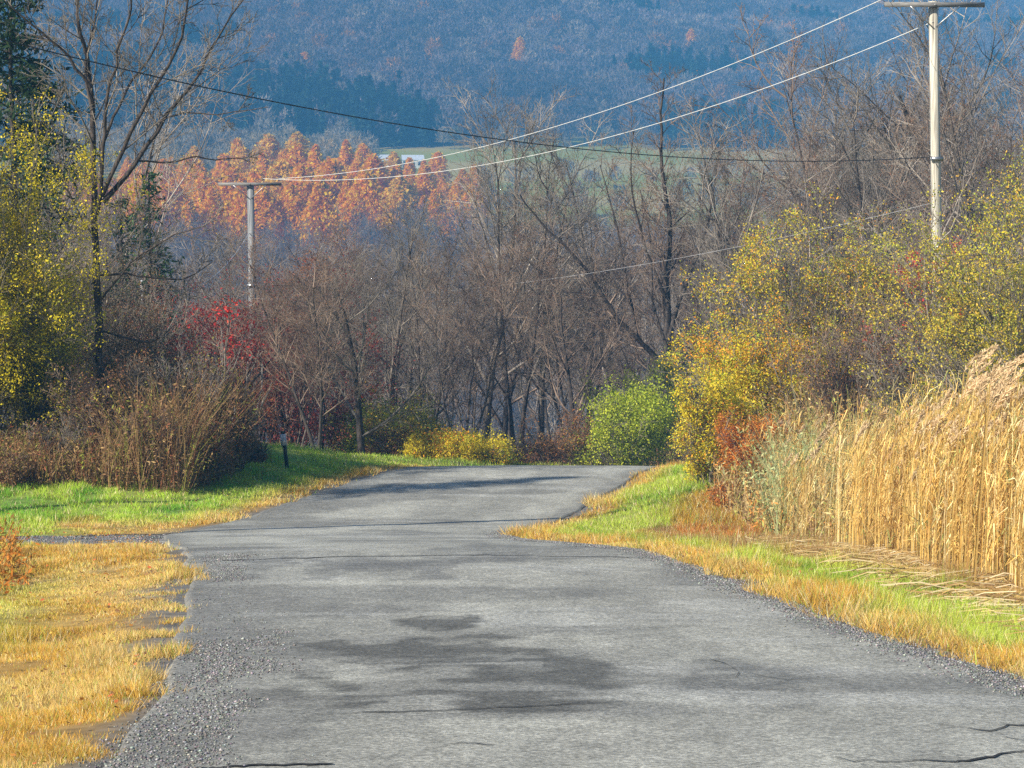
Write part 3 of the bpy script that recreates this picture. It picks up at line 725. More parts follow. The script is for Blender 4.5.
# sumac with red leaves and dark red small trees
shrub('sumac', 228, 59, 312, 1.6, 13, (M_TWIGG, M_TWIG), (4, .16, .12, REDL, [3, 3, 2], .9), 'sumac with bright red leaves in front of the far utility pole', 'shrub', .03, spread=.8, zmin=.68, cfg=[dict(seg=5, wob=.12, taper=.4, kids=3.5, t0=.3), dict(seg=3, wob=.15, up=.12, taper=.5, kids=1.5, t0=.4, ang=34, len=.4, rr=.6, rmin=.012), dict(seg=2, wob=.1, up=.1, taper=.7, ang=30, len=.5, rmin=.008)])
for i, (px, d, yt, lab) in enumerate([(180, 76, 286, 'small tree with dull dark red leaves left of the far utility pole'), (228, 80, 268, 'small tree with dark red leaves in front of the far utility pole'), (285, 83, 272, 'small dark red tree right of the far utility pole'), (325, 80, 286, 'small dark red tree above the marker post')]):
    shrub('dark_red_tree', px, d, yt, 5.4, 9, (M_BARKD, M_TWIGR), (3, .16, .09, DRD + RUS[:1], [3, 3, 1, 2], .85), lab, 'tree', .06, spread=.9)
# shrubs near the crest
shrub('green_bush', 618, 77, 388, 3.3, 26, (M_TWIG, M_TWIG), (3, .17, .10, GRN, [4, 4, 4, 1], .7), 'bright green leafy bush at the right end of the road crest', 'shrub', .02, spread=.75)
shrub('dark_green_bush', 654, 82, 372, 1.9, 28, (M_TWIG, M_TWIG), (3, .13, .10, [(.16, .19, .03), (.22, .26, .035), (.3, .28, .05)], [3, 3, 1], .45), 'taller darker green bush right behind the bright green bush', 'shrub', .02, spread=.7)
shrub('yellow_bush', 490, 75, 432, 2.2, 22, (M_TWIG, M_TWIG), (3, .15, .09, LIM, [4, 3, 3, 1], .95), 'yellow bush at the centre of the road crest', 'shrub', .016, spread=.8)
shrub('yellow_bush', 444, 75.5, 430, 2.2, 22, (M_TWIG, M_TWIG), (3, .15, .09, LIM, [4, 3, 2, 1], .95), 'brightest yellow bush left of centre at the road crest', 'shrub', .016, spread=.8)
shrub('olive_bush', 408, 77, 400, 2.6, 16, (M_TWIG, M_TWIG), (2, .16, .09, YEL + RUS[:1], [1, 3, 3, 1, 2], .6), 'olive bush with rusty leaves at the left end of the road crest', 'shrub', .016, spread=.8)
shrub('green_bush', 345, 80, 412, 1.8, 14, (M_TWIG, M_TWIG), (3, .15, .09, GRN, [4, 2, 3, 0.3], .6), 'small green bush on the lawn behind the marker post', 'shrub', .016, spread=.8)
for px, d, yt, lab in ((385, 78, 440, 'low rusty-brown bush beside the olive bush'), (528, 79, 438, 'low rusty-brown bush right of the central yellow bush'), (566, 78, 408, 'orange-brown bush touching the left side of the bright green bush')):
    shrub('rusty_bush', px, d, yt, 2.6, 20, (M_TWIGR, M_TWIGR), (1, .12, .08, RUS + [(.5, .22, .05)], [2, 2, 2, 2, 1], .5), lab, 'shrub', .012, spread=.8)
# right-hand shrubs
shrub('yellow_shrub', 712, 53, 376, 1.25, 24, (M_TWIG, M_TWIG), (3, .08, .065, LIM + YEL[:1], [4, 3, 4, 2, 2], .6), 'rounded yellow-green shrub standing on the right bank by the crest', 'shrub', .016, spread=.8)
shrub('orange_shrub', 752, 51, 418, .9, 16, (M_TWIGR, M_TWIGR), (3, .07, .06, [(.6, .2, .03), (.55, .28, .05), (.4, .12, .03)], [3, 2, 2], .8), 'small orange-leaved shrub right of the rounded yellow-green shrub', 'shrub', .012, spread=.8)
shrub('rusty_bush', 735, 50, 478, .9, 14, (M_TWIGR, M_TWIGR), (2, .07, .055, RUS + [(.55, .2, .04)], [2, 2, 3, 1, 2], .8), 'low rusty weed clump at the foot of the rounded yellow-green shrub', 'shrub', .010, spread=.9)
shrub('yellow_shrub', 802, 60, 240, 3.2, 34, (M_TWIG, M_TWIG), (3, .11, .075, LIM + YEL[:2], [3, 3, 3, 2, 3, 3], .6), 'tall yellow-green shrub, the highest one left of the sunlit pole', 'shrub', .026, spread=.75, upright=.1)
shrub('yellow_shrub', 762, 58, 318, 1.5, 24, (M_TWIG, M_TWIG), (3, .10, .07, LIM, [3, 4, 3, 2], .8), 'lower yellow-green shrub on the left flank of the tall one', 'shrub', .02, spread=.75)
shrub('olive_shrub', 855, 61, 262, 1.9, 26, (M_TWIG, M_TWIG), (2, .10, .07, YEL + RUS[2:3], [2, 3, 3, 1, 1], .7), 'olive shrub between the tall yellow shrub and the russet one', 'shrub', .024, spread=.7, upright=.08)
shrub('russet_shrub', 905, 60, 244, 2.2, 34, (M_TWIGR, M_TWIGR), (1, .08, .06, RUS + REDL[:1], [3, 3, 1, 1, .15], .35), 'russet twiggy shrub at the foot of the sunlit pole', 'shrub', .022, spread=.8)
shrub('russet_shrub', 842, 55, 318, 1.8, 30, (M_TWIG, M_TWIGR), (1, .08, .06, RUS, [3, 3, 1, 2], .4), 'bare russet brush low behind the reeds', 'shrub', .018, spread=.9)
shrub('sumac', 952, 57, 226, .8, 5, (M_TWIGR, M_TWIGR), (4, .07, .09, REDL, [3, 2, 2], .45), 'small red-leaved sumac against the sunlit pole', 'shrub', .016, spread=.7)
shrub('olive_shrub', 985, 50, 222, 2.1, 36, (M_TWIG, M_TWIG), (3, .09, .065, YEL + GRN[3:], [2, 3, 3, 1, 1], .8), 'big olive-yellow shrub above the reeds right of the sunlit pole', 'shrub', .026, spread=.8, upright=.07)
shrub('olive_shrub', 1040, 47, 206, 1.8, 26, (M_TWIG, M_TWIG), (3, .09, .065, YEL + LIM[:1], [3, 3, 2, 1, 1], .8), 'olive-yellow shrub cut by the right edge above the reeds', 'shrub', .026, spread=.8, upright=.07)
shrub('brown_shrub', 925, 53, 300, 1.6, 30, (M_BARKD, M_TWIG), (1, .08, .06, brn + RUS, [1, 1, 2, 2, 1, 1, 2, 1], .5), 'bare brown brush just behind the plumed reeds', 'shrub', .018, spread=.9, leafname='dry_leaves')
shrub('gold_leaf_tree', 1022, 64, 12, 2.2, 4, (M_BARK, M_TWIG), (1, .12, .08, [(.6, .32, .05), (.55, .42, .08), (.6, .2, .05)], [2, 2, 1], .25), 'thin tree with sparse gold leaves at the right edge', 'tree', .05, spread=.7, upright=.15)

# ------------------------------------------------------------------ tall dry weeds (stuff) at the left thicket and right bank
def weeds(name, x, y, h, colr, label, w=.012, cat='weeds'):
    n = len(x); z = gz(x, y)
    la = RNG.uniform(0, 6.28, n); l = RNG.uniform(.05, .75, n) * h
    P0 = np.stack([x, y, z - .02], -1); P1 = np.stack([x + np.cos(la) * l * .35, y + np.sin(la) * l * .35, z + h * .55], -1); P2 = np.stack([x + np.cos(la) * l, y + np.sin(la) * l, z + h * .97], -1)
    a = RNG.uniform(0, 3.14, n); dx = np.stack([np.cos(a) * w / 2, np.sin(a) * w / 2, 0 * a], -1)
    V = np.stack([P0 - dx, P0 + dx, P1 + dx * .8, P1 - dx * .8, P1 - dx * .8, P1 + dx * .8, P2 + dx * .35, P2 - dx * .35], 1).reshape(-1, 3)
    c = np.repeat(colr, 8, 0)
    # side leaves
    k = 7; Q = np.repeat(P0, k, 0) + (np.repeat(P2 - P0, k, 0)) * RNG.uniform(.2, 1, (n * k, 1))
    V2, I2, c2 = leaf_quads(Q, .075, np.repeat(colr, k, 0) * RNG.uniform(.7, 1.3, (n * k, 1)), aspect=.3)
    V = np.concatenate([V, V2]); c = np.concatenate([c, c2])
    return tag(mesh_np(name, V, 4, np.arange(len(V)), M_BLADE, np.clip(c, 0, 1)), label, cat, kind='stuff')
n = 6500; y = RNG.uniform(54.6, 58.5, n); x = xat(RNG.uniform(-60, 268, n), y); 
m = x < ledge(y) - 2.2; x, y = x[m], y[m]
weeds('dry_weeds', x, y, RNG.uniform(.5, 2.3, len(x)) * (.45 + .55 * sstep(-8.6, -7.4, x)), palette(len(x), [(.30, .17, .08), (.40, .26, .11), (.20, .13, .07), (.28, .28, .05), (.32, .11, .05)], [4, 3, 3, 2, 1]), 'tangle of dry brown and olive weeds along the foot of the left thicket')
n = 2600; y = RNG.uniform(78, 86, n); x = xat(RNG.uniform(360, 690, n), y); m = x < ledge(y) - .5; x, y = x[m], y[m]
weeds('crest_weeds', x, y, RNG.uniform(.25, 1.15, len(x)) * (.1 + 1.6 * fbm(x * 1.1, y * .5, 93, 2) ** 1.4), palette(len(x), [(.46, .28, .12), (.56, .42, .12), (.34, .42, .06), (.34, .14, .07), (.3, .22, .12)], [3, 2, 2, 2, 3]), 'loose brown and yellow weeds fringing the wood behind the road crest', w=.014)
n = 500; y = RNG.uniform(27, 34, n); x = -y * .2 + RNG.uniform(-.8, .7, n)
weeds('orange_weeds', x, y, RNG.uniform(.2, .55, n), palette(n, [(.55, .2, .03), (.5, .32, .06), (.34, .2, .06)], [3, 2, 2]), 'orange weeds at the left edge of the near verge', w=.008)
n = 8500; y = RNG.uniform(36, 60, n); u = RNG.uniform(0, 1, n); x = np.where(y < 50, 3.7 + (y - 50) * -.06, 3.6 + (y - 50) * .17) + u * 4.5
weeds('bank_weeds', x, y, RNG.uniform(.5, 1.75, len(x)) * (.55 + .45 * sstep(0, .35, u)), palette(len(x), [(.52, .36, .12), (.62, .48, .22), (.36, .38, .10), (.60, .26, .06), (.30, .19, .10)], [3, 4, 2.5, 1.3, 3]), 'mixed straw and rusty weeds on the right bank behind the reeds')

# ------------------------------------------------------------------ reeds
def reed_front(y): return np.interp(y, [20, 27, 31, 38, 44, 50], [5.2, 4.75, 4.35, 4.3, 4.2, 4.6])
n = 17000
y = RNG.uniform(24, 51, n); x = reed_front(y) + RNG.uniform(0, 1, n) ** 1.4 * 5.2
x += (fbm(x * .8, y * .5, 77, 2) - .5) * .7
dn = fbm(x * .5, y * .35, 78, 2); far_thin = 1 - .8 * sstep(33, 38, y)
m = RNG.uniform(0, 1, n) < sstep(.32, .52, dn) ** .7 * far_thin; x, y = x[m], y[m]; n = len(x)
hh = RNG.normal(1.93, .2, n) * (.9 + .2 * vn(x * .5, y * .3, 79)) * (1 - .18 * sstep(36, 46, y)) * (.75 + .25 * sstep(0, .8, x - reed_front(y)))
z = gz(x, y)
wx = .24 + .22 * RNG.normal(0, 1, n) + .5 * (RNG.uniform(0, 1, n) < .06) * RNG.normal(0, 1.6, n) ; wy = .10 * RNG.normal(0, 1, n)   # wind bends them right
segs = 5; w = .009
T = np.linspace(0, 1, segs + 1)
P = np.stack([x[:, None] + (wx * hh * .25)[:, None] * T ** 2.2, y[:, None] + (wy * hh)[:, None] * T ** 2, z[:, None] + hh[:, None] * T * (1 - .02 * T)], -1)
a = RNG.uniform(-.8, .8, n); side = np.stack([np.cos(a), np.sin(a), 0 * a], -1)
W = (w * (1 - .6 * T))[None, :, None] * side[:, None] / 2 * RNG.uniform(.6, 1.3, (n, 1, 1))
A0 = P - W; B0 = P + W
Q = np.stack([A0[:, :-1], B0[:, :-1], B0[:, 1:], A0[:, 1:]], 2).reshape(-1, 3)
rc = palette(n, [(.62, .40, .11), (.74, .53, .19), (.46, .27, .09), (.78, .64, .33), (.36, .31, .11)], [4, 4, 2.5, 2, .8], .3) * (.7 + .6 * fbm(x * 1.7, y * .9, 83, 3))[:, None]
qc = np.repeat(rc, segs * 4, 0)
# leaves: long ribbons leaving the stem, drooping right
k = 7; LP = []
ti = RNG.uniform(.12, .97, (n, k)); 
bx = x[:, None] + (wx * hh * .25)[:, None] * ti ** 2.2; by = y[:, None] + (wy * hh)[:, None] * ti ** 2; bz = z[:, None] + hh[:, None] * ti
b0 = np.stack([bx, by, bz], -1).reshape(-1, 3); nl = len(b0)
az = RNG.normal(0, 1.1, nl); ln = RNG.uniform(.18, .42, nl)
out = np.stack([np.cos(az), np.sin(az) * .8, 0 * az], -1)
m1 = b0 + out * (ln * .35)[:, None] + np.array([0, 0, 1]) * (ln * .5)[:, None]
m2 = b0 + out * (ln * .8)[:, None] + np.array([0, 0, 1]) * (ln * RNG.uniform(.1, .75, nl))[:, None]
sd = np.stack([-np.sin(az), np.cos(az), RNG.normal(0, .5, nl)], -1); sd /= np.linalg.norm(sd, axis=1, keepdims=True); sd *= .006
L1 = np.stack([b0 - sd * .6, b0 + sd * .6, m1 + sd, m1 - sd, m1 - sd, m1 + sd, m2 + sd * .15, m2 - sd * .15], 1).reshape(-1, 3)
lc = np.repeat(rc, k, 0) * RNG.uniform(.75, 1.3, (nl, 1)); lc = np.where(RNG.uniform(0, 1, (nl, 1)) < .05, np.array([[.34, .40, .12]]), lc)
V = np.concatenate([Q, L1]); cc = np.clip(np.concatenate([qc, np.repeat(lc, 8, 0)]), 0, 1)
reeds = tag(mesh_np('reed_bed', V, 4, np.arange(len(V)), M_REED, cc), 'dense stand of tall golden dry reeds filling the right side of the road', 'reeds', kind='stuff')
# plumes
def plume(base, L, lean, fat, colr):
    k = 130; s = RNG.uniform(0, 1, k) ** .85
    ax = np.stack([base[0] + lean * L * s ** 1.3, base[1] + RNG.normal(0, .004, k), base[2] + L * s * (1 - .35 * s * lean)], -1)
    rad = fat * np.sin(np.clip(s * .93 + .07, 0, 1) * math.pi) ** .7
    th = RNG.uniform(0, 6.28, k)
    o = np.stack([np.cos(th) * rad + .6 * rad, np.sin(th) * rad, RNG.normal(0, .01, k)], -1)
    e = ax + o * RNG.uniform(.5, 1.25, (k, 1)) + np.array([.01, 0, .035])
    sd = RNG.normal(0, 1, (k, 3)); sd /= np.linalg.norm(sd, axis=1, keepdims=True); sd *= .007
    V = np.stack([ax - sd * .3, ax + sd * .3, e + sd, e - sd], 1).reshape(-1, 3)
    return V, np.repeat(np.clip(colr * RNG.uniform(.8, 1.2, (k, 1)), 0, 1), 4, 0)
order = np.where((RNG.uniform(0, 1, n) < np.where(y < 32, .09, .045)))[0]
VV, CCc = [], []
for i in order:
    top = P[i, -1]; L = RNG.uniform(.18, .34)
    v, c_ = plume(top - np.array([0, 0, .04]), L, RNG.uniform(.3, .9), RNG.uniform(.022, .04), np.array([.66, .50, .30]) * RNG.uniform(.8, 1.15))
    VV.append(v); CCc.append(c_)
# the big feathery plumes nodding at the right edge
for i in range(26):
    yy = RNG.uniform(26.5, 31); xx = xat(RNG.uniform(955, 1050), yy); zz = gz1(xx, yy) + RNG.uniform(1.75, 2.2)
    v, c_ = plume(np.array([xx, yy, zz]), RNG.uniform(.32, .46), RNG.uniform(.5, 1.0), RNG.uniform(.035, .055), np.array([.72, .54, .32]) * RNG.uniform(.85, 1.15)); VV.append(v); CCc.append(c_)
    a_ = np.array([xx, yy, zz]); b_ = np.array([xx - .12, yy, zz - 1.9]); w_ = np.array([.005, 0, 0])
    VV.append(np.array([b_ - w_, b_ + w_, a_ + w_, a_ - w_])); CCc.append(np.tile([.58, .38, .12], (4, 1)))
VV = np.concatenate(VV); CCc = np.concatenate(CCc)
pl = mesh_np('reed_plumes', VV, 4, np.arange(len(VV)), M_REED, CCc, parent=reeds); pl['kind'] = 'stuff'
# green grass-like reeds inside the bed
n = 900; y = RNG.uniform(42, 50, n); x = xat(RNG.uniform(775, 850, n), y)
weeds('green_reeds', x, y, RNG.uniform(.9, 1.7, n), palette(n, [(.36, .42, .20), (.46, .46, .22), (.26, .34, .12)], [2, 2, 1]), 'patch of grey-green leafy reeds left of the golden reed stand', w=.012, cat='reeds')
# fallen stalk litter
n = 3000
y = RNG.uniform(21.5, 42, n); x = reed_front(y) - .95 + RNG.uniform(0, 1, n) ** .8 * 1.8; z = gz(x, y) + RNG.uniform(.01, .14, n)
a = RNG.normal(.25, .8, n); ln = RNG.uniform(.15, .85, n); el = RNG.normal(.03, .08, n)
d1 = np.stack([np.cos(a) * ln, np.sin(a) * ln, el * ln], -1)
p0 = np.stack([x, y, z], -1) - d1 / 2; p1 = p0 + d1; pm_ = (p0 + p1) / 2 + np.stack([RNG.normal(0, .03, n), RNG.normal(0, .03, n), RNG.uniform(0, .07, n)], -1)
p0[:, 2] = np.maximum(p0[:, 2], gz(p0[:, 0], p0[:, 1]) + .005); p1[:, 2] = np.maximum(p1[:, 2], gz(p1[:, 0], p1[:, 1]) + .005)
up = np.array([0, 0, .0045]); upn = np.array([.0, .004, .0035])
V = np.stack([p0 - upn, p0 + upn, pm_ + upn, pm_ - upn, pm_ - upn, pm_ + upn, p1 + upn, p1 - upn], 1).reshape(-1, 3)
c = np.repeat(palette(n, [(.56, .42, .2), (.46, .30, .11), (.66, .54, .34), (.28, .17, .07)], [4, 4, 2, 4]), 8, 0)
tag(mesh_np('reed_litter', V, 4, np.arange(len(V)), M_REED, c), 'flattened pale straw litter lying in front of the reeds', 'litter', kind='stuff')

# ------------------------------------------------------------------ conifers
def conifer(name, px, d, ytop, rad, label, pal, n=9000, gaps=.3, bare=.1, leaf=.16):
    x = xat(px, d); g = gz1(x, d); H = at(px, ytop, d)[2] - g
    t = empty(name, (x, d, g)); sk = Sk()
    tr = [np.array([RNG.normal(0, .03), RNG.normal(0, .03), -.2 + (H + .1) * i / 8]) for i in range(9)]
    sk.add(tr, np.linspace(.16, .02, 9), 0)
    nb = int(H * 9); Pn = []
    for i in range(nb):
        s = bare + (1 - bare) * (i + rnd.random()) / nb; zz = s * H; r = rad * (1 - s) ** .8 * rnd.uniform(.6, 1.2) + .08
        a = rnd.random() * 6.28; e = np.array([math.cos(a) * r, math.sin(a) * r, zz - .18 * r + rnd.uniform(-.1, .3)])
        s0 = np.array([0, 0, zz]); mid = (s0 + e) / 2 + np.array([0, 0, .12 * r]); sk.add([s0, mid, e], [.03, .02, .008], 1)
        k = max(3, int(n / nb * (r / rad + .15)))
        q = RNG.uniform(.25, 1.05, (k, 1)); Pn.append(s0 + (e - s0) * q + RNG.normal(0, .10 + .06 * r, (k, 3)) * np.array([1, 1, .55]))
    V, I = tubes([(p, r) for p, r, lv in sk.pl if lv == 0], 8); mesh_np('trunk', V, 4, I, M_BARKD, parent=t, smooth=True)
    V, I = tubes([(p, r) for p, r, lv in sk.pl if lv == 1], 4); mesh_np('branches', V, 4, I, M_BARKD, parent=t)
    Pn = np.concatenate(Pn); V, I, c = leaf_quads(Pn, leaf, palette(len(Pn), pal, [1] * len(pal), .3), aspect=.25)
    mesh_np('needles', V, 4, I, M_LEAF, c, parent=t); return tag(t, label, 'tree')
CG = [(.025, .055, .022), (.04, .08, .03), (.03, .045, .02)]
conifer('evergreen_tree', 14, 70, -60, 3.4, 'dark evergreen in the upper left corner above the golden willow', CG, 30000, leaf=.2)
conifer('evergreen_tree', 36, 77, 96, 1.7, 'shorter dark evergreen right of the one in the corner', CG, 9000)
conifer('pine_tree', 150, 84, 172, 1.9, 'green pine showing behind the limbs of the large bare tree', [(.05, .11, .035), (.08, .15, .04), (.04, .07, .03)], 6000, leaf=.2)
conifer('pine_tree', 122, 88, 196, 1.5, 'dark pine hugging the right side of the large bare tree trunk', CG, 5000, leaf=.2)
conifer('evergreen_tree', -334, 48, -190, 3.0, 'tall evergreen standing beyond the left edge whose shade falls on the crest', CG, 12000, bare=.68)
put_tree(0, 60, 82, 62, 'slim bare tree left of the large bare tree, by the evergreens')
put_tree(4, 78, 92, 20, 'tall thin-limbed bare tree behind the large bare tree')
put_tree(6, 20, 70, 150, 'brown bare tree directly behind the golden willow')
put_tree(5, 150, 96, 258, 'low bare clump behind the pines at left')
put_tree(2, 200, 92, 262, 'low bare tree left of the far utility pole')
put_tree(6, 226, 118, 225, 'bare tree whose twigs show behind the left arm of the far utility pole')
put_tree(4, 285, 116, 214, 'bare tree whose twigs show behind the right arm of the far utility pole')

# ------------------------------------------------------------------ far trees
def larch_mesh(H, rad, k, pal, wts, flame=.8):
    s = RNG.uniform(0.0, 1, k) ** 1.1; r = rad * (1 - s) ** RNG.choice([.45, .62, .75]) * np.minimum(1, .5 + s * 2.4) * RNG.uniform(.25, 1.0, k) ** .5
    a = RNG.uniform(0, 6.28, k); lump = .45 + .95 * vn(np.cos(a) * 1.9 + s * 6, np.sin(a) * 1.9 + s * 4, int(RNG.integers(99)))
    P = np.stack([np.cos(a) * r * lump, np.sin(a) * r * lump, (.12 + .9 * s) * H], -1)
    return leaf_quads(P, H * .040, palette(k, pal, wts, .3), aspect=.7)
ORL = [(1.0, .50, .0), (1.0, .40, .0), (1.0, .62, .0), (1.0, .33, .0)]
lar = []
for i in range(6):
    t = empty('orange_tree', (0, 0, 0))
    V, I = tubes([(np.array([[0, 0, -1.], [.05, 0, 5], [0, .05, 11.5]]), np.array([.22, .15, .04]))], 6); mesh_np('trunk', V, 4, I, M_BARKD, parent=t)
    pal, w_ = (ORL, [4, 2, 3, 1]) if i < 4 else ([(.98, .60, .05), (.8, .6, .10), (.95, .48, .02)], [3, 2, 2])
    V, I, c = larch_mesh(12.5, RNG.uniform(3.6, 5.4), 4500, pal, w_); mesh_np('crown', V, 4, I, M_FAR, c, parent=t)
    lar.append([t, False])
def put_far(lst, i, x, d, s, label, group, cat='tree', sx=None):
    t, used = lst[i]; o = t if not used else copy_tree(t); lst[i][1] = True
    o.location = (x, d, gz1(x, d)); o.rotation_euler = (0, 0, rnd.random() * 6.28); o.scale = ((sx or s), (sx or s), s)
    return tag(o, label, cat, group)
k = 0
for row, d0 in enumerate((548, 572, 598, 624, 652, 680, 706)):
    for px in np.arange(70 + (row % 2) * 12, 486, 25):
        pxj = px + rnd.uniform(-8, 8)
        if pxj > 400 and row == 0 and rnd.random() < .3: continue
        if pxj < 130 and rnd.random() < .35: continue
        d = d0 + rnd.uniform(-9, 9); x = xat(pxj, d)
        yt = np.interp(pxj, [60, 190, 250, 300, 360, 400, 440, 480], [168, 160, 150, 146, 155, 160, 165, 172]) + (6 - row) * 4.5 + rnd.uniform(-14, 6)
        if pxj > 420 and row < 3: yt += 6
        H = np.clip((at(pxj, yt, d)[2] - gz1(x, d)) * rnd.choice([.8, .9, 1, 1, 1.08]), 5.5, 18)
        put_far(lar, rnd.randrange(6) if rnd.random() < .3 else rnd.randrange(4), x, d, H / 12.9, 'orange autumn tree in the dense orange grove across the valley', 'orange trees of the grove across the valley', sx=H / 12.9 * rnd.uniform(.75, 1.3)); k += 1
# lone ones on the slope
for px, py, d, H, lab in ((306, 70, 1230, 15, 'lone bright orange tree on the dark evergreen slope'), (520, 58, 1340, 18, 'faded orange tree high on the far wooded hillside'), (690, 48, 1400, 17, 'dull orange tree on the far hillside right of centre')):
    ds = np.linspace(950, 1900, 400); xx = xat(px, ds); _, pp = proj(xx, ds, gz(xx, ds) + H * .5); d = float(ds[np.argmin(np.abs(pp - py))])
    put_far(lar, 2, xat(px, d), d + (0), H / 12.9, lab, None, sx=H / 12.9 * (1.15 if px < 400 else .9))

def bare_crowns(k, H, rad):
    """low-poly leafless crown: fine upward slivers"""
    s = RNG.uniform(.1, 1, k); a = RNG.uniform(0, 6.28, k); r = rad * np.sin(np.clip(s * .82 + .14, 0, 1) * math.pi) ** .6 * RNG.uniform(.1, 1, k) ** .5
    P = np.stack([np.cos(a) * r, np.sin(a) * r, (.22 + .72 * s) * H], -1)
    Dn = np.stack([np.cos(a) * .5, np.sin(a) * .5, np.full(k, 1.0)], -1) + RNG.normal(0, .5, (k, 3)); Dn /= np.linalg.norm(Dn, axis=1, keepdims=True)
    sd = np.cross(Dn, RNG.normal(0, 1, (k, 3))); sd /= np.linalg.norm(sd, axis=1, keepdims=True)
    L = H * .13
    V = np.stack([P - sd * L * .17, P + sd * L * .17, P + Dn * L * RNG.uniform(.7, 1.4, (k, 1))], 1)
    tr = np.array([[[-.16, 0, -1], [.16, 0, -1], [0, 0, H * .8]], [[0, -.16, -1], [0, .16, -1], [0, 0, H * .8]]])
    return np.concatenate([V, tr])      # (k+2,3,3)
def cone_crowns(k, H, rad):
    s = RNG.uniform(0, 1, k); a = RNG.uniform(0, 6.28, k); r = rad * (1 - s) ** .9 * RNG.uniform(.55, 1.05, k)
    P = np.stack([np.cos(a) * r, np.sin(a) * r, (.06 + .92 * s) * H], -1)
    Dn = np.stack([np.cos(a), np.sin(a), np.full(k, -.35)], -1) + RNG.normal(0, .25, (k, 3)); Dn /= np.linalg.norm(Dn, axis=1, keepdims=True)
    sd = np.cross(Dn, np.array([0, 0, 1.])) + RNG.normal(0, .3, (k, 3)); sd /= np.linalg.norm(sd, axis=1, keepdims=True); L = H * .15
    V = np.stack([P - Dn * L * .5 - sd * L * .45, P - Dn * L * .5 + sd * L * .45, P + Dn * L * .5], 1)
    return V
def mass(name, x, y, protos, scale, cols, label, var=.25):
    Vs, Cs = [], []; pi = RNG.integers(0, len(protos), len(x)); z = gz(x, y)
    for j, pr in enumerate(protos):
        m = pi == j; k = m.sum()
        if not k: continue
        a = RNG.uniform(0, 6.28, k); s = scale[m]
        ca, sa = (np.cos(a) * s)[:, None, None], (np.sin(a) * s)[:, None, None]
        V = np.stack([pr[None, ..., 0] * ca - pr[None, ..., 1] * sa + x[m][:, None, None], pr[None, ..., 0] * sa + pr[None, ..., 1] * ca + y[m][:, None, None], pr[None, ..., 2] * s[:, None, None] + z[m][:, None, None]], -1)
        c = cols[m][:, None, None] * RNG.uniform(1 - var, 1 + var, (1, len(pr), 1, 1)); c = np.broadcast_to(c, (k, len(pr), 3, 3))
        Vs.append(V.reshape(-1, 3)); Cs.append(c.reshape(-1, 3))
    V = np.concatenate(Vs)
    return tag(mesh_np(name, V, 3, np.arange(len(V)), M_FAR, np.clip(np.concatenate(Cs), 0, 1)), label, 'forest', kind='stuff')
BC = [bare_crowns(220, 12, 4.2) for i in range(6)]; 
def skeleton_crown(H):
    sk = Sk(); cfg = [dict(seg=4, wob=.06, up=.06, taper=.15, kids=12, t0=.2), dict(seg=3, wob=.13, up=.1, taper=.3, kids=6, t0=.15, ang=40, len=.45, rr=.5, rmin=.05),
        dict(seg=2, wob=.16, up=.06, taper=.5, kids=3, t0=.15, ang=38, len=.5, rr=.6, rmin=.04), dict(seg=1, wob=.15, up=.05, taper=.5, ang=36, len=.6, rmin=.032)]
    grow(sk, np.array([0, 0, -1.0]), np.array([0, 0, 1.0]), H, .17, 0, cfg); T = []
    for p, r, lv in sk.pl:
        for a, b, ra, rb in zip(p[:-1], p[1:], r[:-1], r[1:]):
            a, b = np.array(a), np.array(b); sd = unit(np.cross(b - a, RNG.normal(0, 1, 3)))
            T += [[a - sd * ra, a + sd * ra, b + sd * rb], [a - sd * ra, b + sd * rb, b - sd * rb]]
    return np.array(T)
BC2 = [skeleton_crown(12) for i in range(6)]; CC = [cone_crowns(110, 14, 2.9) for i in range(4)]
# hill wood
n = 15000; y = RNG.uniform(1000, 1950, n); x = RNG.uniform(-.24, .24, n) * y
px, py = proj(x, y, gz(x, y) + 6)
con = (RNG.uniform(0, 1, n) < .75) & (py > 40 + np.interp(px, [-200, 60, 200, 300, 440, 470, 2000], [10, 24, 30, 44, 84, 200, 400]) + (fbm(x / 40, y / 60, 201, 2) - .5) * 30) & (px < 470)
con |= (fbm(x / 70, y / 90, 203, 2) > .68) & (y < 1500)
clear = (fbm(x / 60, y / 130, 205, 3) > .63) & (RNG.uniform(0, 1, n) < .8)
mb = (~con) & (~clear) & (RNG.uniform(0, 1, n) < .72)
xb, yb = x[mb], y[mb]; nb = len(xb)
bn = fbm(xb / 80, yb / 80, 207, 3)
cb = palette(nb, [(.36, .28, .26), (.29, .24, .24), (.46, .37, .28), (.20, .18, .19), (.60, .32, .12)], [4, 4, 3, 3, .6], .2) * (.45 + 1.1 * bn)[:, None]
mass('far_wood', xb, yb, BC, RNG.uniform(.8, 1.25, nb), cb, 'leafless wood covering the far hillside')
cx, cy = x[con], y[con]; nb = len(cx)
# denser evergreens
cx = np.concatenate([cx, cx + RNG.normal(0, 5, nb)]); cy = np.concatenate([cy, cy + RNG.normal(0, 9, nb)]); nb = len(cx)
mass('evergreen_wood', cx, cy, CC, RNG.uniform(.7, 1.2, nb), palette(nb, [(.05, .10, .07), (.06, .12, .07), (.045, .08, .06)], [1, 1, 1], .3), 'dark evergreen wood low on the far hillside')
# pale trees at the hill foot, left (cream-topped)
n = 260; y = RNG.uniform(820, 980, n); x = xat(RNG.uniform(60, 372, n), y); 
mass('hedgerow_trees', x, y, BC, RNG.uniform(.55, 1.0, n), palette(n, [(.46, .38, .24), (.40, .34, .26), (.50, .36, .18), (.25, .22, .17)], [3, 3, 1, 2]), 'pale leafless trees at the foot of the far hill above the orange grove')
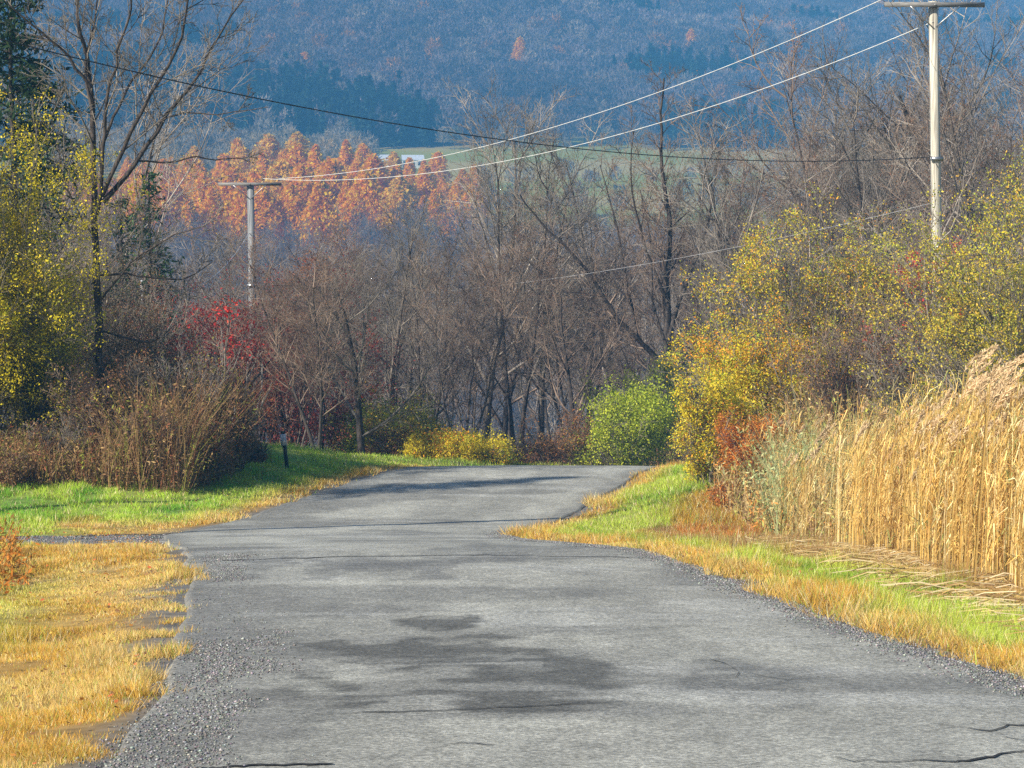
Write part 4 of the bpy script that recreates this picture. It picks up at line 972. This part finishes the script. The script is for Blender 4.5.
# field-side trees and bushes at right
n = 170; y = np.concatenate([RNG.uniform(985, 1010, 90), RNG.uniform(770, 800, 40), RNG.uniform(640, 660, 40)]); x = xat(np.concatenate([RNG.uniform(430, 1100, 90), RNG.uniform(470, 1100, 40), RNG.uniform(470, 1100, 40)]), y)
mass('hedge_line', x, y, BC, RNG.uniform(.3, .75, n), palette(n, [(.30, .24, .17), (.36, .30, .2), (.2, .2, .12)], [3, 2, 2]), 'brown hedge lines between the far green fields')
# valley-floor woods seen between the trunks
n = 2600; y = RNG.uniform(290, 545, n); x = RNG.uniform(-.24, .24, n) * y
mass('valley_wood', x, y, BC2, RNG.uniform(.7, 1.1, n), palette(n, [(.26, .22, .19), (.32, .27, .23), (.20, .18, .17), (.34, .23, .16)], [4, 3, 3, 1]), 'brown leafless wood filling the valley below the road')

# ------------------------------------------------------------------ farm buildings
def box_verts(x0, x1, y0, y1, z0, z1):
    return np.array([(x0, y0, z0), (x1, y0, z0), (x1, y1, z0), (x0, y1, z0), (x0, y0, z1), (x1, y0, z1), (x1, y1, z1), (x0, y1, z1)], float), np.array([(0, 3, 2, 1), (4, 5, 6, 7), (0, 1, 5, 4), (1, 2, 6, 5), (2, 3, 7, 6), (3, 0, 4, 7)])
def boxes(name, bs, mat, parent=None, loc=None):
    Vs, Is = [], []
    for i, b in enumerate(bs):
        v, f = box_verts(*b); Vs.append(v); Is.append(f + 8 * i)
    return mesh_np(name, np.concatenate(Vs), 4, np.concatenate(Is), mat, parent=parent, loc=loc)
def barn(px, d, w, dep, h, roof, label):
    ds = np.linspace(760, 960, 300); xx = xat(px, ds); _, pp = proj(xx, ds, gz(xx, ds)); d = float(ds[np.argmin(np.abs(pp - d))])
    x = xat(px, d); g = gz1(x, d) + .0
    t = empty('farm_building', (x, d, g), R(6))
    # gabled body (walls) and roof slabs
    a, b = w / 2, dep / 2
    V = [(-a, -b, -2), (a, -b, -2), (a, b, -2), (-a, b, -2), (-a, -b, h), (a, -b, h), (a, b, h), (-a, b, h), (-a, 0, h + roof), (a, 0, h + roof)]
    F3 = [(0, 1, 5, 4), (2, 3, 7, 6), (1, 2, 6, 5), (3, 0, 4, 7), (5, 6, 9, 9), (7, 4, 8, 8)]
    me = bpy.data.meshes.new('wall'); me.from_pydata(V, [], [f if len(set(f)) == 4 else f[:3] for f in F3]); me.materials.append(M_BARN)
    o = bpy.data.objects.new('wall', me); C.objects.link(o); o.parent = t
    e = .35; rv = []
    for s in (-1, 1):
        rv += [(-a - e, s * (b + e), h - e * roof / b), (a + e, s * (b + e), h - e * roof / b), (a + e, 0, h + roof + .02), (-a - e, 0, h + roof + .02)]
        rv += [(p[0], p[1], p[2] + .18) for p in rv[-4:]]
    fs = []
    for k_ in (0, 8): fs += [(k_, k_ + 1, k_ + 2, k_ + 3), (k_ + 4, k_ + 5, k_ + 6, k_ + 7), (k_, k_ + 1, k_ + 5, k_ + 4), (k_ + 1, k_ + 2, k_ + 6, k_ + 5), (k_ + 3, k_, k_ + 4, k_ + 7)]
    me = bpy.data.meshes.new('roof'); me.from_pydata(rv, [], fs); me.materials.append(M_BARNR)
    o = bpy.data.objects.new('roof', me); C.objects.link(o); o.parent = t
    boxes('door', [(-w * .12, w * .06, -b - .06, -b + .05, -.2, h * .8)], M_GLASS, t)
    for q in (-.36, .30): boxes('window', [(q * w - .5, q * w + .5, -b - .06, -b + .05, h * .35, h * .72)], M_GLASS, t)
    tag(t, label, 'building')
barn(384, 169, 8.0, 6, 2.8, 1.6, 'left white farm building between orange treetops across the valley')
barn(413, 168, 6.5, 6, 2.6, 1.4, 'right white farm building between orange treetops across the valley')

# ------------------------------------------------------------------ utility poles
def cyl(name, p0, p1, r0, r1, mat, parent, n=12):
    p0 = np.array(p0, float); p1 = np.array(p1, float)
    P = np.array([p0 + (p1 - p0) * t for t in (0, .0005, .33, .66, .9995, 1)]); r = np.array([.0005, r0, r0 + (r1 - r0) * .33, r0 + (r1 - r0) * .66, r1, .0005])
    V, I = tubes([(P, r)], n); return mesh_np(name, V, 4, I, mat, parent=parent, smooth=False)
def utility_pole(base, top, rot, matp, r=(.15, .11), arm=1.22, drop=.08, label=''):
    t = empty('utility_pole', base, 0)
    v = np.array(top) - np.array(base)
    cyl('pole_shaft', (0, 0, -.5), v, r[0], r[1], matp, t, 16)
    ca, sa = math.cos(rot), math.sin(rot)
    def loc(a, b, c): return np.array([v[0] + a * ca - b * sa, v[1] + a * sa + b * ca, v[2] + c])
    az = -drop
    arm_o = empty('x') ; bpy.data.objects.remove(arm_o)
    # crossarm: squared timber on the camera side of the shaft
    Vb, Fb = box_verts(-arm, arm, -r[1] - .12, -r[1] - .005, az - .06, az + .06)
    Vb = np.array([loc(*p) for p in Vb]); o = mesh_np('crossarm', Vb, 4, Fb, M_ARM, parent=t)
    for s in (-1, 1):
        cyl('brace', loc(s * .62, -r[1] - .14, az - .04), loc(s * .04, -r[1] - .03, az - .55), .018, .018, M_METAL, t, 6)
    for a in (-arm + .1, -arm * .42, arm * .42, arm - .1):
        q = loc(a, -r[1] - .06, az + .06)
        cyl('insulator_pin', q - (0, 0, .02), q + (0, 0, .12), .012, .012, M_METAL, t, 6)
        P = np.array([q + (0, 0, h) for h in (.09, .092, .12, .15, .17, .19, .191)]); V, I = tubes([(P, np.array([.001, .045, .055, .035, .045, .03, .001]))], 10)
        mesh_np('insulator', V, 4, I, M_PORC, parent=t, smooth=True)
    th_ = R(200); gw = [v * t_ + np.array([math.cos(th_), math.sin(th_), 0]) * (r[0] + (r[1] - r[0]) * t_ + .006) for t_ in np.linspace(.02, .97, 14)]
    V_, I_ = tubes([(np.array(gw), np.full(14, .007))], 5); mesh_np('ground_wire', V_, 4, I_, M_METAL, parent=t)
    f_ = 1 - 3.9 / np.linalg.norm(v); rr_ = r[0] + (r[1] - r[0]) * f_; q = v * f_
    o_ = boxes('cable_bracket', [(q[0] - .16, q[0] + .16, q[1] - rr_ - .05, q[1] - rr_ + .02, q[2] - .05, q[2] + .05)], M_METAL, t)
    q = v * .45; rr_ = r[0] + (r[1] - r[0]) * .45; boxes('pole_tag', [(q[0] - .04, q[0] + .04, q[1] - rr_ - .006, q[1] - rr_ + .01, q[2] - .07, q[2] + .07)], M_METAL, t)
    q = loc(0, -r[1] - .13, az); cyl('bolt', q, q + np.array([sa * .03, -ca * .03, 0]), .02, .02, M_METAL, t, 8)
    tag(t, label, 'utility pole')
    return t, loc
nb_ = at(941, 420, 70); nb_[2] = gz1(nb_[0], 70); nt_ = at(933, 1, 70)
npole, nloc = utility_pole(nb_, nt_, R(4), M_POLE, (.15, .115), 1.25, .1, 'tall sunlit pale wooden utility pole at the upper right')
fb = at(255, 460, 107); fb[2] = gz1(fb[0], 107); ft = at(250.5, 183, 107)
fpole, floc = utility_pole(fb, ft, R(-3), M_POLEG, (.16, .13), 1.2, .04, 'grey wooden utility pole with crossarm rising before the orange trees at left')
ob = at(-190, 400, 42); ob[2] = gz1(ob[0], 42); ot = ob + np.array([0, 0, 11.2])
opole, oloc = utility_pole(ob, ot, R(20), M_POLEG, (.16, .12), 1.2, .04, 'wooden utility pole just beyond the left edge holding the dark cable')
sp_ = at(142, 450, 86); sp_[2] = gz1(sp_[0], 86); spt = at(142, 280, 86)
t = empty('service_pole', sp_); cyl('pole_shaft', (0, 0, -.4), spt - sp_, .055, .045, M_WIREG, t, 10)
q_ = spt - sp_; cyl('wire_hook', q_ + (0, 0, -.10), q_ + (.12, 0, -.06), .012, .012, M_METAL, t, 6)
tag(t, 'thin pale service pole in the brush right of the large bare tree', 'pole')
def wire(p0, p1, sag, r, mat, label, name='power_line', n=40, group=None):
    p0 = np.array(p0); p1 = np.array(p1); s = np.linspace(0, 1, n)
    P = p0 + (p1 - p0) * s[:, None]; P[:, 2] -= 4 * sag * s * (1 - s)
    V, I = tubes([(P, np.full(n, r))], 6); return tag(mesh_np(name, V, 4, I, mat, smooth=True), label, 'wire', group)
def W(loc, base, a, b, c): return loc(a, b, c) + np.array(base)
wire(W(nloc, nb_, -1.15, -.175, .10), W(floc, fb, 1.1, -.19, .17), .95, .0095, M_WIREL, 'upper pale power line between the arms of the two poles')
wire(W(nloc, nb_, -.03, -.14, -.52), W(floc, fb, .5, -.19, .17), 1.25, .0095, M_WIREL, 'lower pale power line between the two poles')
wire(W(nloc, nb_, 0, -.13, -3.85), W(oloc, ob, 0, -.13, -2.9), .95, .011, M_WIRED, 'dark cable sagging across the picture from the left edge to the sunlit pole', 'cable')
wire(W(nloc, nb_, -1.15, -.175, .08), W(oloc, ob, .5, -.18, .17), .35, .006, M_WIRED, 'faint thin dark line reaching the left arm end of the sunlit pole at the top')
wire(W(nloc, nb_, 1.15, -.175, .08), W(oloc, ob, 1.1, -.18, .17), .30, .006, M_WIRED, 'faint thin dark line reaching the right arm end of the sunlit pole at the top')
wire(W(nloc, nb_, 0, -.14, -5.0), W(floc, fb, 0, -.16, -4.4), .7, .005, M_WIREG, 'faint grey line sagging low between the two poles through the bare trees')
wire(W(floc, fb, -.05, -.14, -1.9), spt + np.array([.06, 0, -.06]), 1.0, .013, M_WIREG, 'grey service wire drooping left from the far pole')

# ------------------------------------------------------------------ marker posts
def marker(px, d, yt, yb, lean, label, sc=1.0, cat='post'):
    x = xat(px, d); g = gz1(x, d); H = at(px, yt, d)[2] - g
    t = empty('marker_post', (x, d, g)); t.rotation_euler = (0, lean, R(-20))
    # U-channel steel post
    boxes('post', [(-.035, .035, .012, .02, -.2, H), (-.04, -.03, -.02, .0115, -.2, H), (.03, .04, -.02, .0115, -.2, H)], M_DARKP, t)
    boxes('plate', [(-.07, .07, -.030, -.022, H - .27, H - .02)], M_WHITE, t)
    boxes('cap', [(-.05, .05, -.02, .03, H + .002, H + .05)], M_DARKP, t)
    tag(t, label, cat)
marker(286, 60, 433, 475, R(-7), 'dark marker post with small white plate leaning on the left lawn')
marker(209, 61, 386, 440, R(2), 'second white-plated marker post half hidden under the red sumac')
x_ = xat(126, 57); 
# ------------------------------------------------------------------ litter: small white scrap by the reeds
x_ = xat(1021, 24.0); z_ = gz1(x_, 24.0)
V = np.array([[0, 0, 0], [.07, .01, .0], [.10, .05, .05], [.03, .06, .03], [.02, .02, .06], [.08, .03, .07]]) ; 
me = bpy.data.meshes.new('paper_scrap'); me.from_pydata([tuple(v) for v in V], [], [(0, 1, 2, 3), (0, 4, 5, 1), (4, 3, 2, 5)]); me.materials.append(M_WHITE)
o = bpy.data.objects.new('paper_scrap', me); C.objects.link(o); o.location = (x_, 24.0, z_ + .06)
tag(o, 'crumpled white scrap in the straw at the right edge', 'litter')

# ------------------------------------------------------------------ haze
def mat_haze(dens, colr, aniso):
    m, nt, out = newmat('haze'); v = N(nt, 'ShaderNodeVolumePrincipled')
    v.inputs['Color'].default_value = (*colr, 1); v.inputs['Density'].default_value = dens; v.inputs['Anisotropy'].default_value = aniso
    nt.links.new(v.outputs[0], out.inputs['Volume']); return m
HZM = mat_haze(.00054, (.14, .50, 1.0), -.6)
hz = boxes('haze', [(-3200, 3200, -70, 5100, -60, 640)], HZM)
tag(hz, 'blue autumn haze filling the valley', 'haze', kind='stuff')

# ------------------------------------------------------------------ light, sky, camera
SUN_EL, AZ = 33.0, 36.0
w = bpy.data.worlds.new('World'); bpy.context.scene.world = w; w.use_nodes = True
nt = w.node_tree; nt.nodes.clear()
sky = nt.nodes.new('ShaderNodeTexSky'); sky.sky_type = 'NISHITA'; sky.sun_disc = False
sky.sun_elevation = R(SUN_EL); sky.sun_rotation = R(270 - AZ); sky.air_density = 1.0; sky.dust_density = .6; sky.ozone_density = 1.4
bg = nt.nodes.new('ShaderNodeBackground'); bg.inputs['Strength'].default_value = .075
wo = nt.nodes.new('ShaderNodeOutputWorld'); nt.links.new(sky.outputs[0], bg.inputs[0]); nt.links.new(bg.outputs[0], wo.inputs[0])
sl = bpy.data.lights.new('sun', 'SUN'); sl.energy = 5.0; sl.angle = R(.5); sl.color = (1.0, .92, .78)
so = bpy.data.objects.new('sun', sl); C.objects.link(so)
dirv = Vector((math.cos(R(AZ)) * math.cos(R(SUN_EL)), math.sin(R(AZ)) * math.cos(R(SUN_EL)), -math.sin(R(SUN_EL))))
so.rotation_euler = dirv.to_track_quat('-Z', 'Y').to_euler(); so.location = (-30, -10, 40)
cd = bpy.data.cameras.new('camera'); cam = bpy.data.objects.new('camera', cd); C.objects.link(cam)
cd.sensor_width = 36; cd.lens = 36 * F / 1024; cd.clip_start = .5; cd.clip_end = 9000
cam.location = (0, 0, 0); cam.rotation_euler = (math.pi / 2 - PITCH, 0, 0)
sc = bpy.context.scene; sc.camera = cam
sc.render.engine = 'CYCLES'; sc.cycles.use_denoising = False
sc.cycles.max_bounces = 6; sc.cycles.diffuse_bounces = 3; sc.cycles.transmission_bounces = 3; sc.cycles.volume_bounces = 1; sc.cycles.sample_clamp_indirect = 3.0
sc.view_settings.view_transform = 'Standard'; sc.view_settings.look = 'None'; sc.view_settings.exposure = 0.82; sc.view_settings.gamma = 1
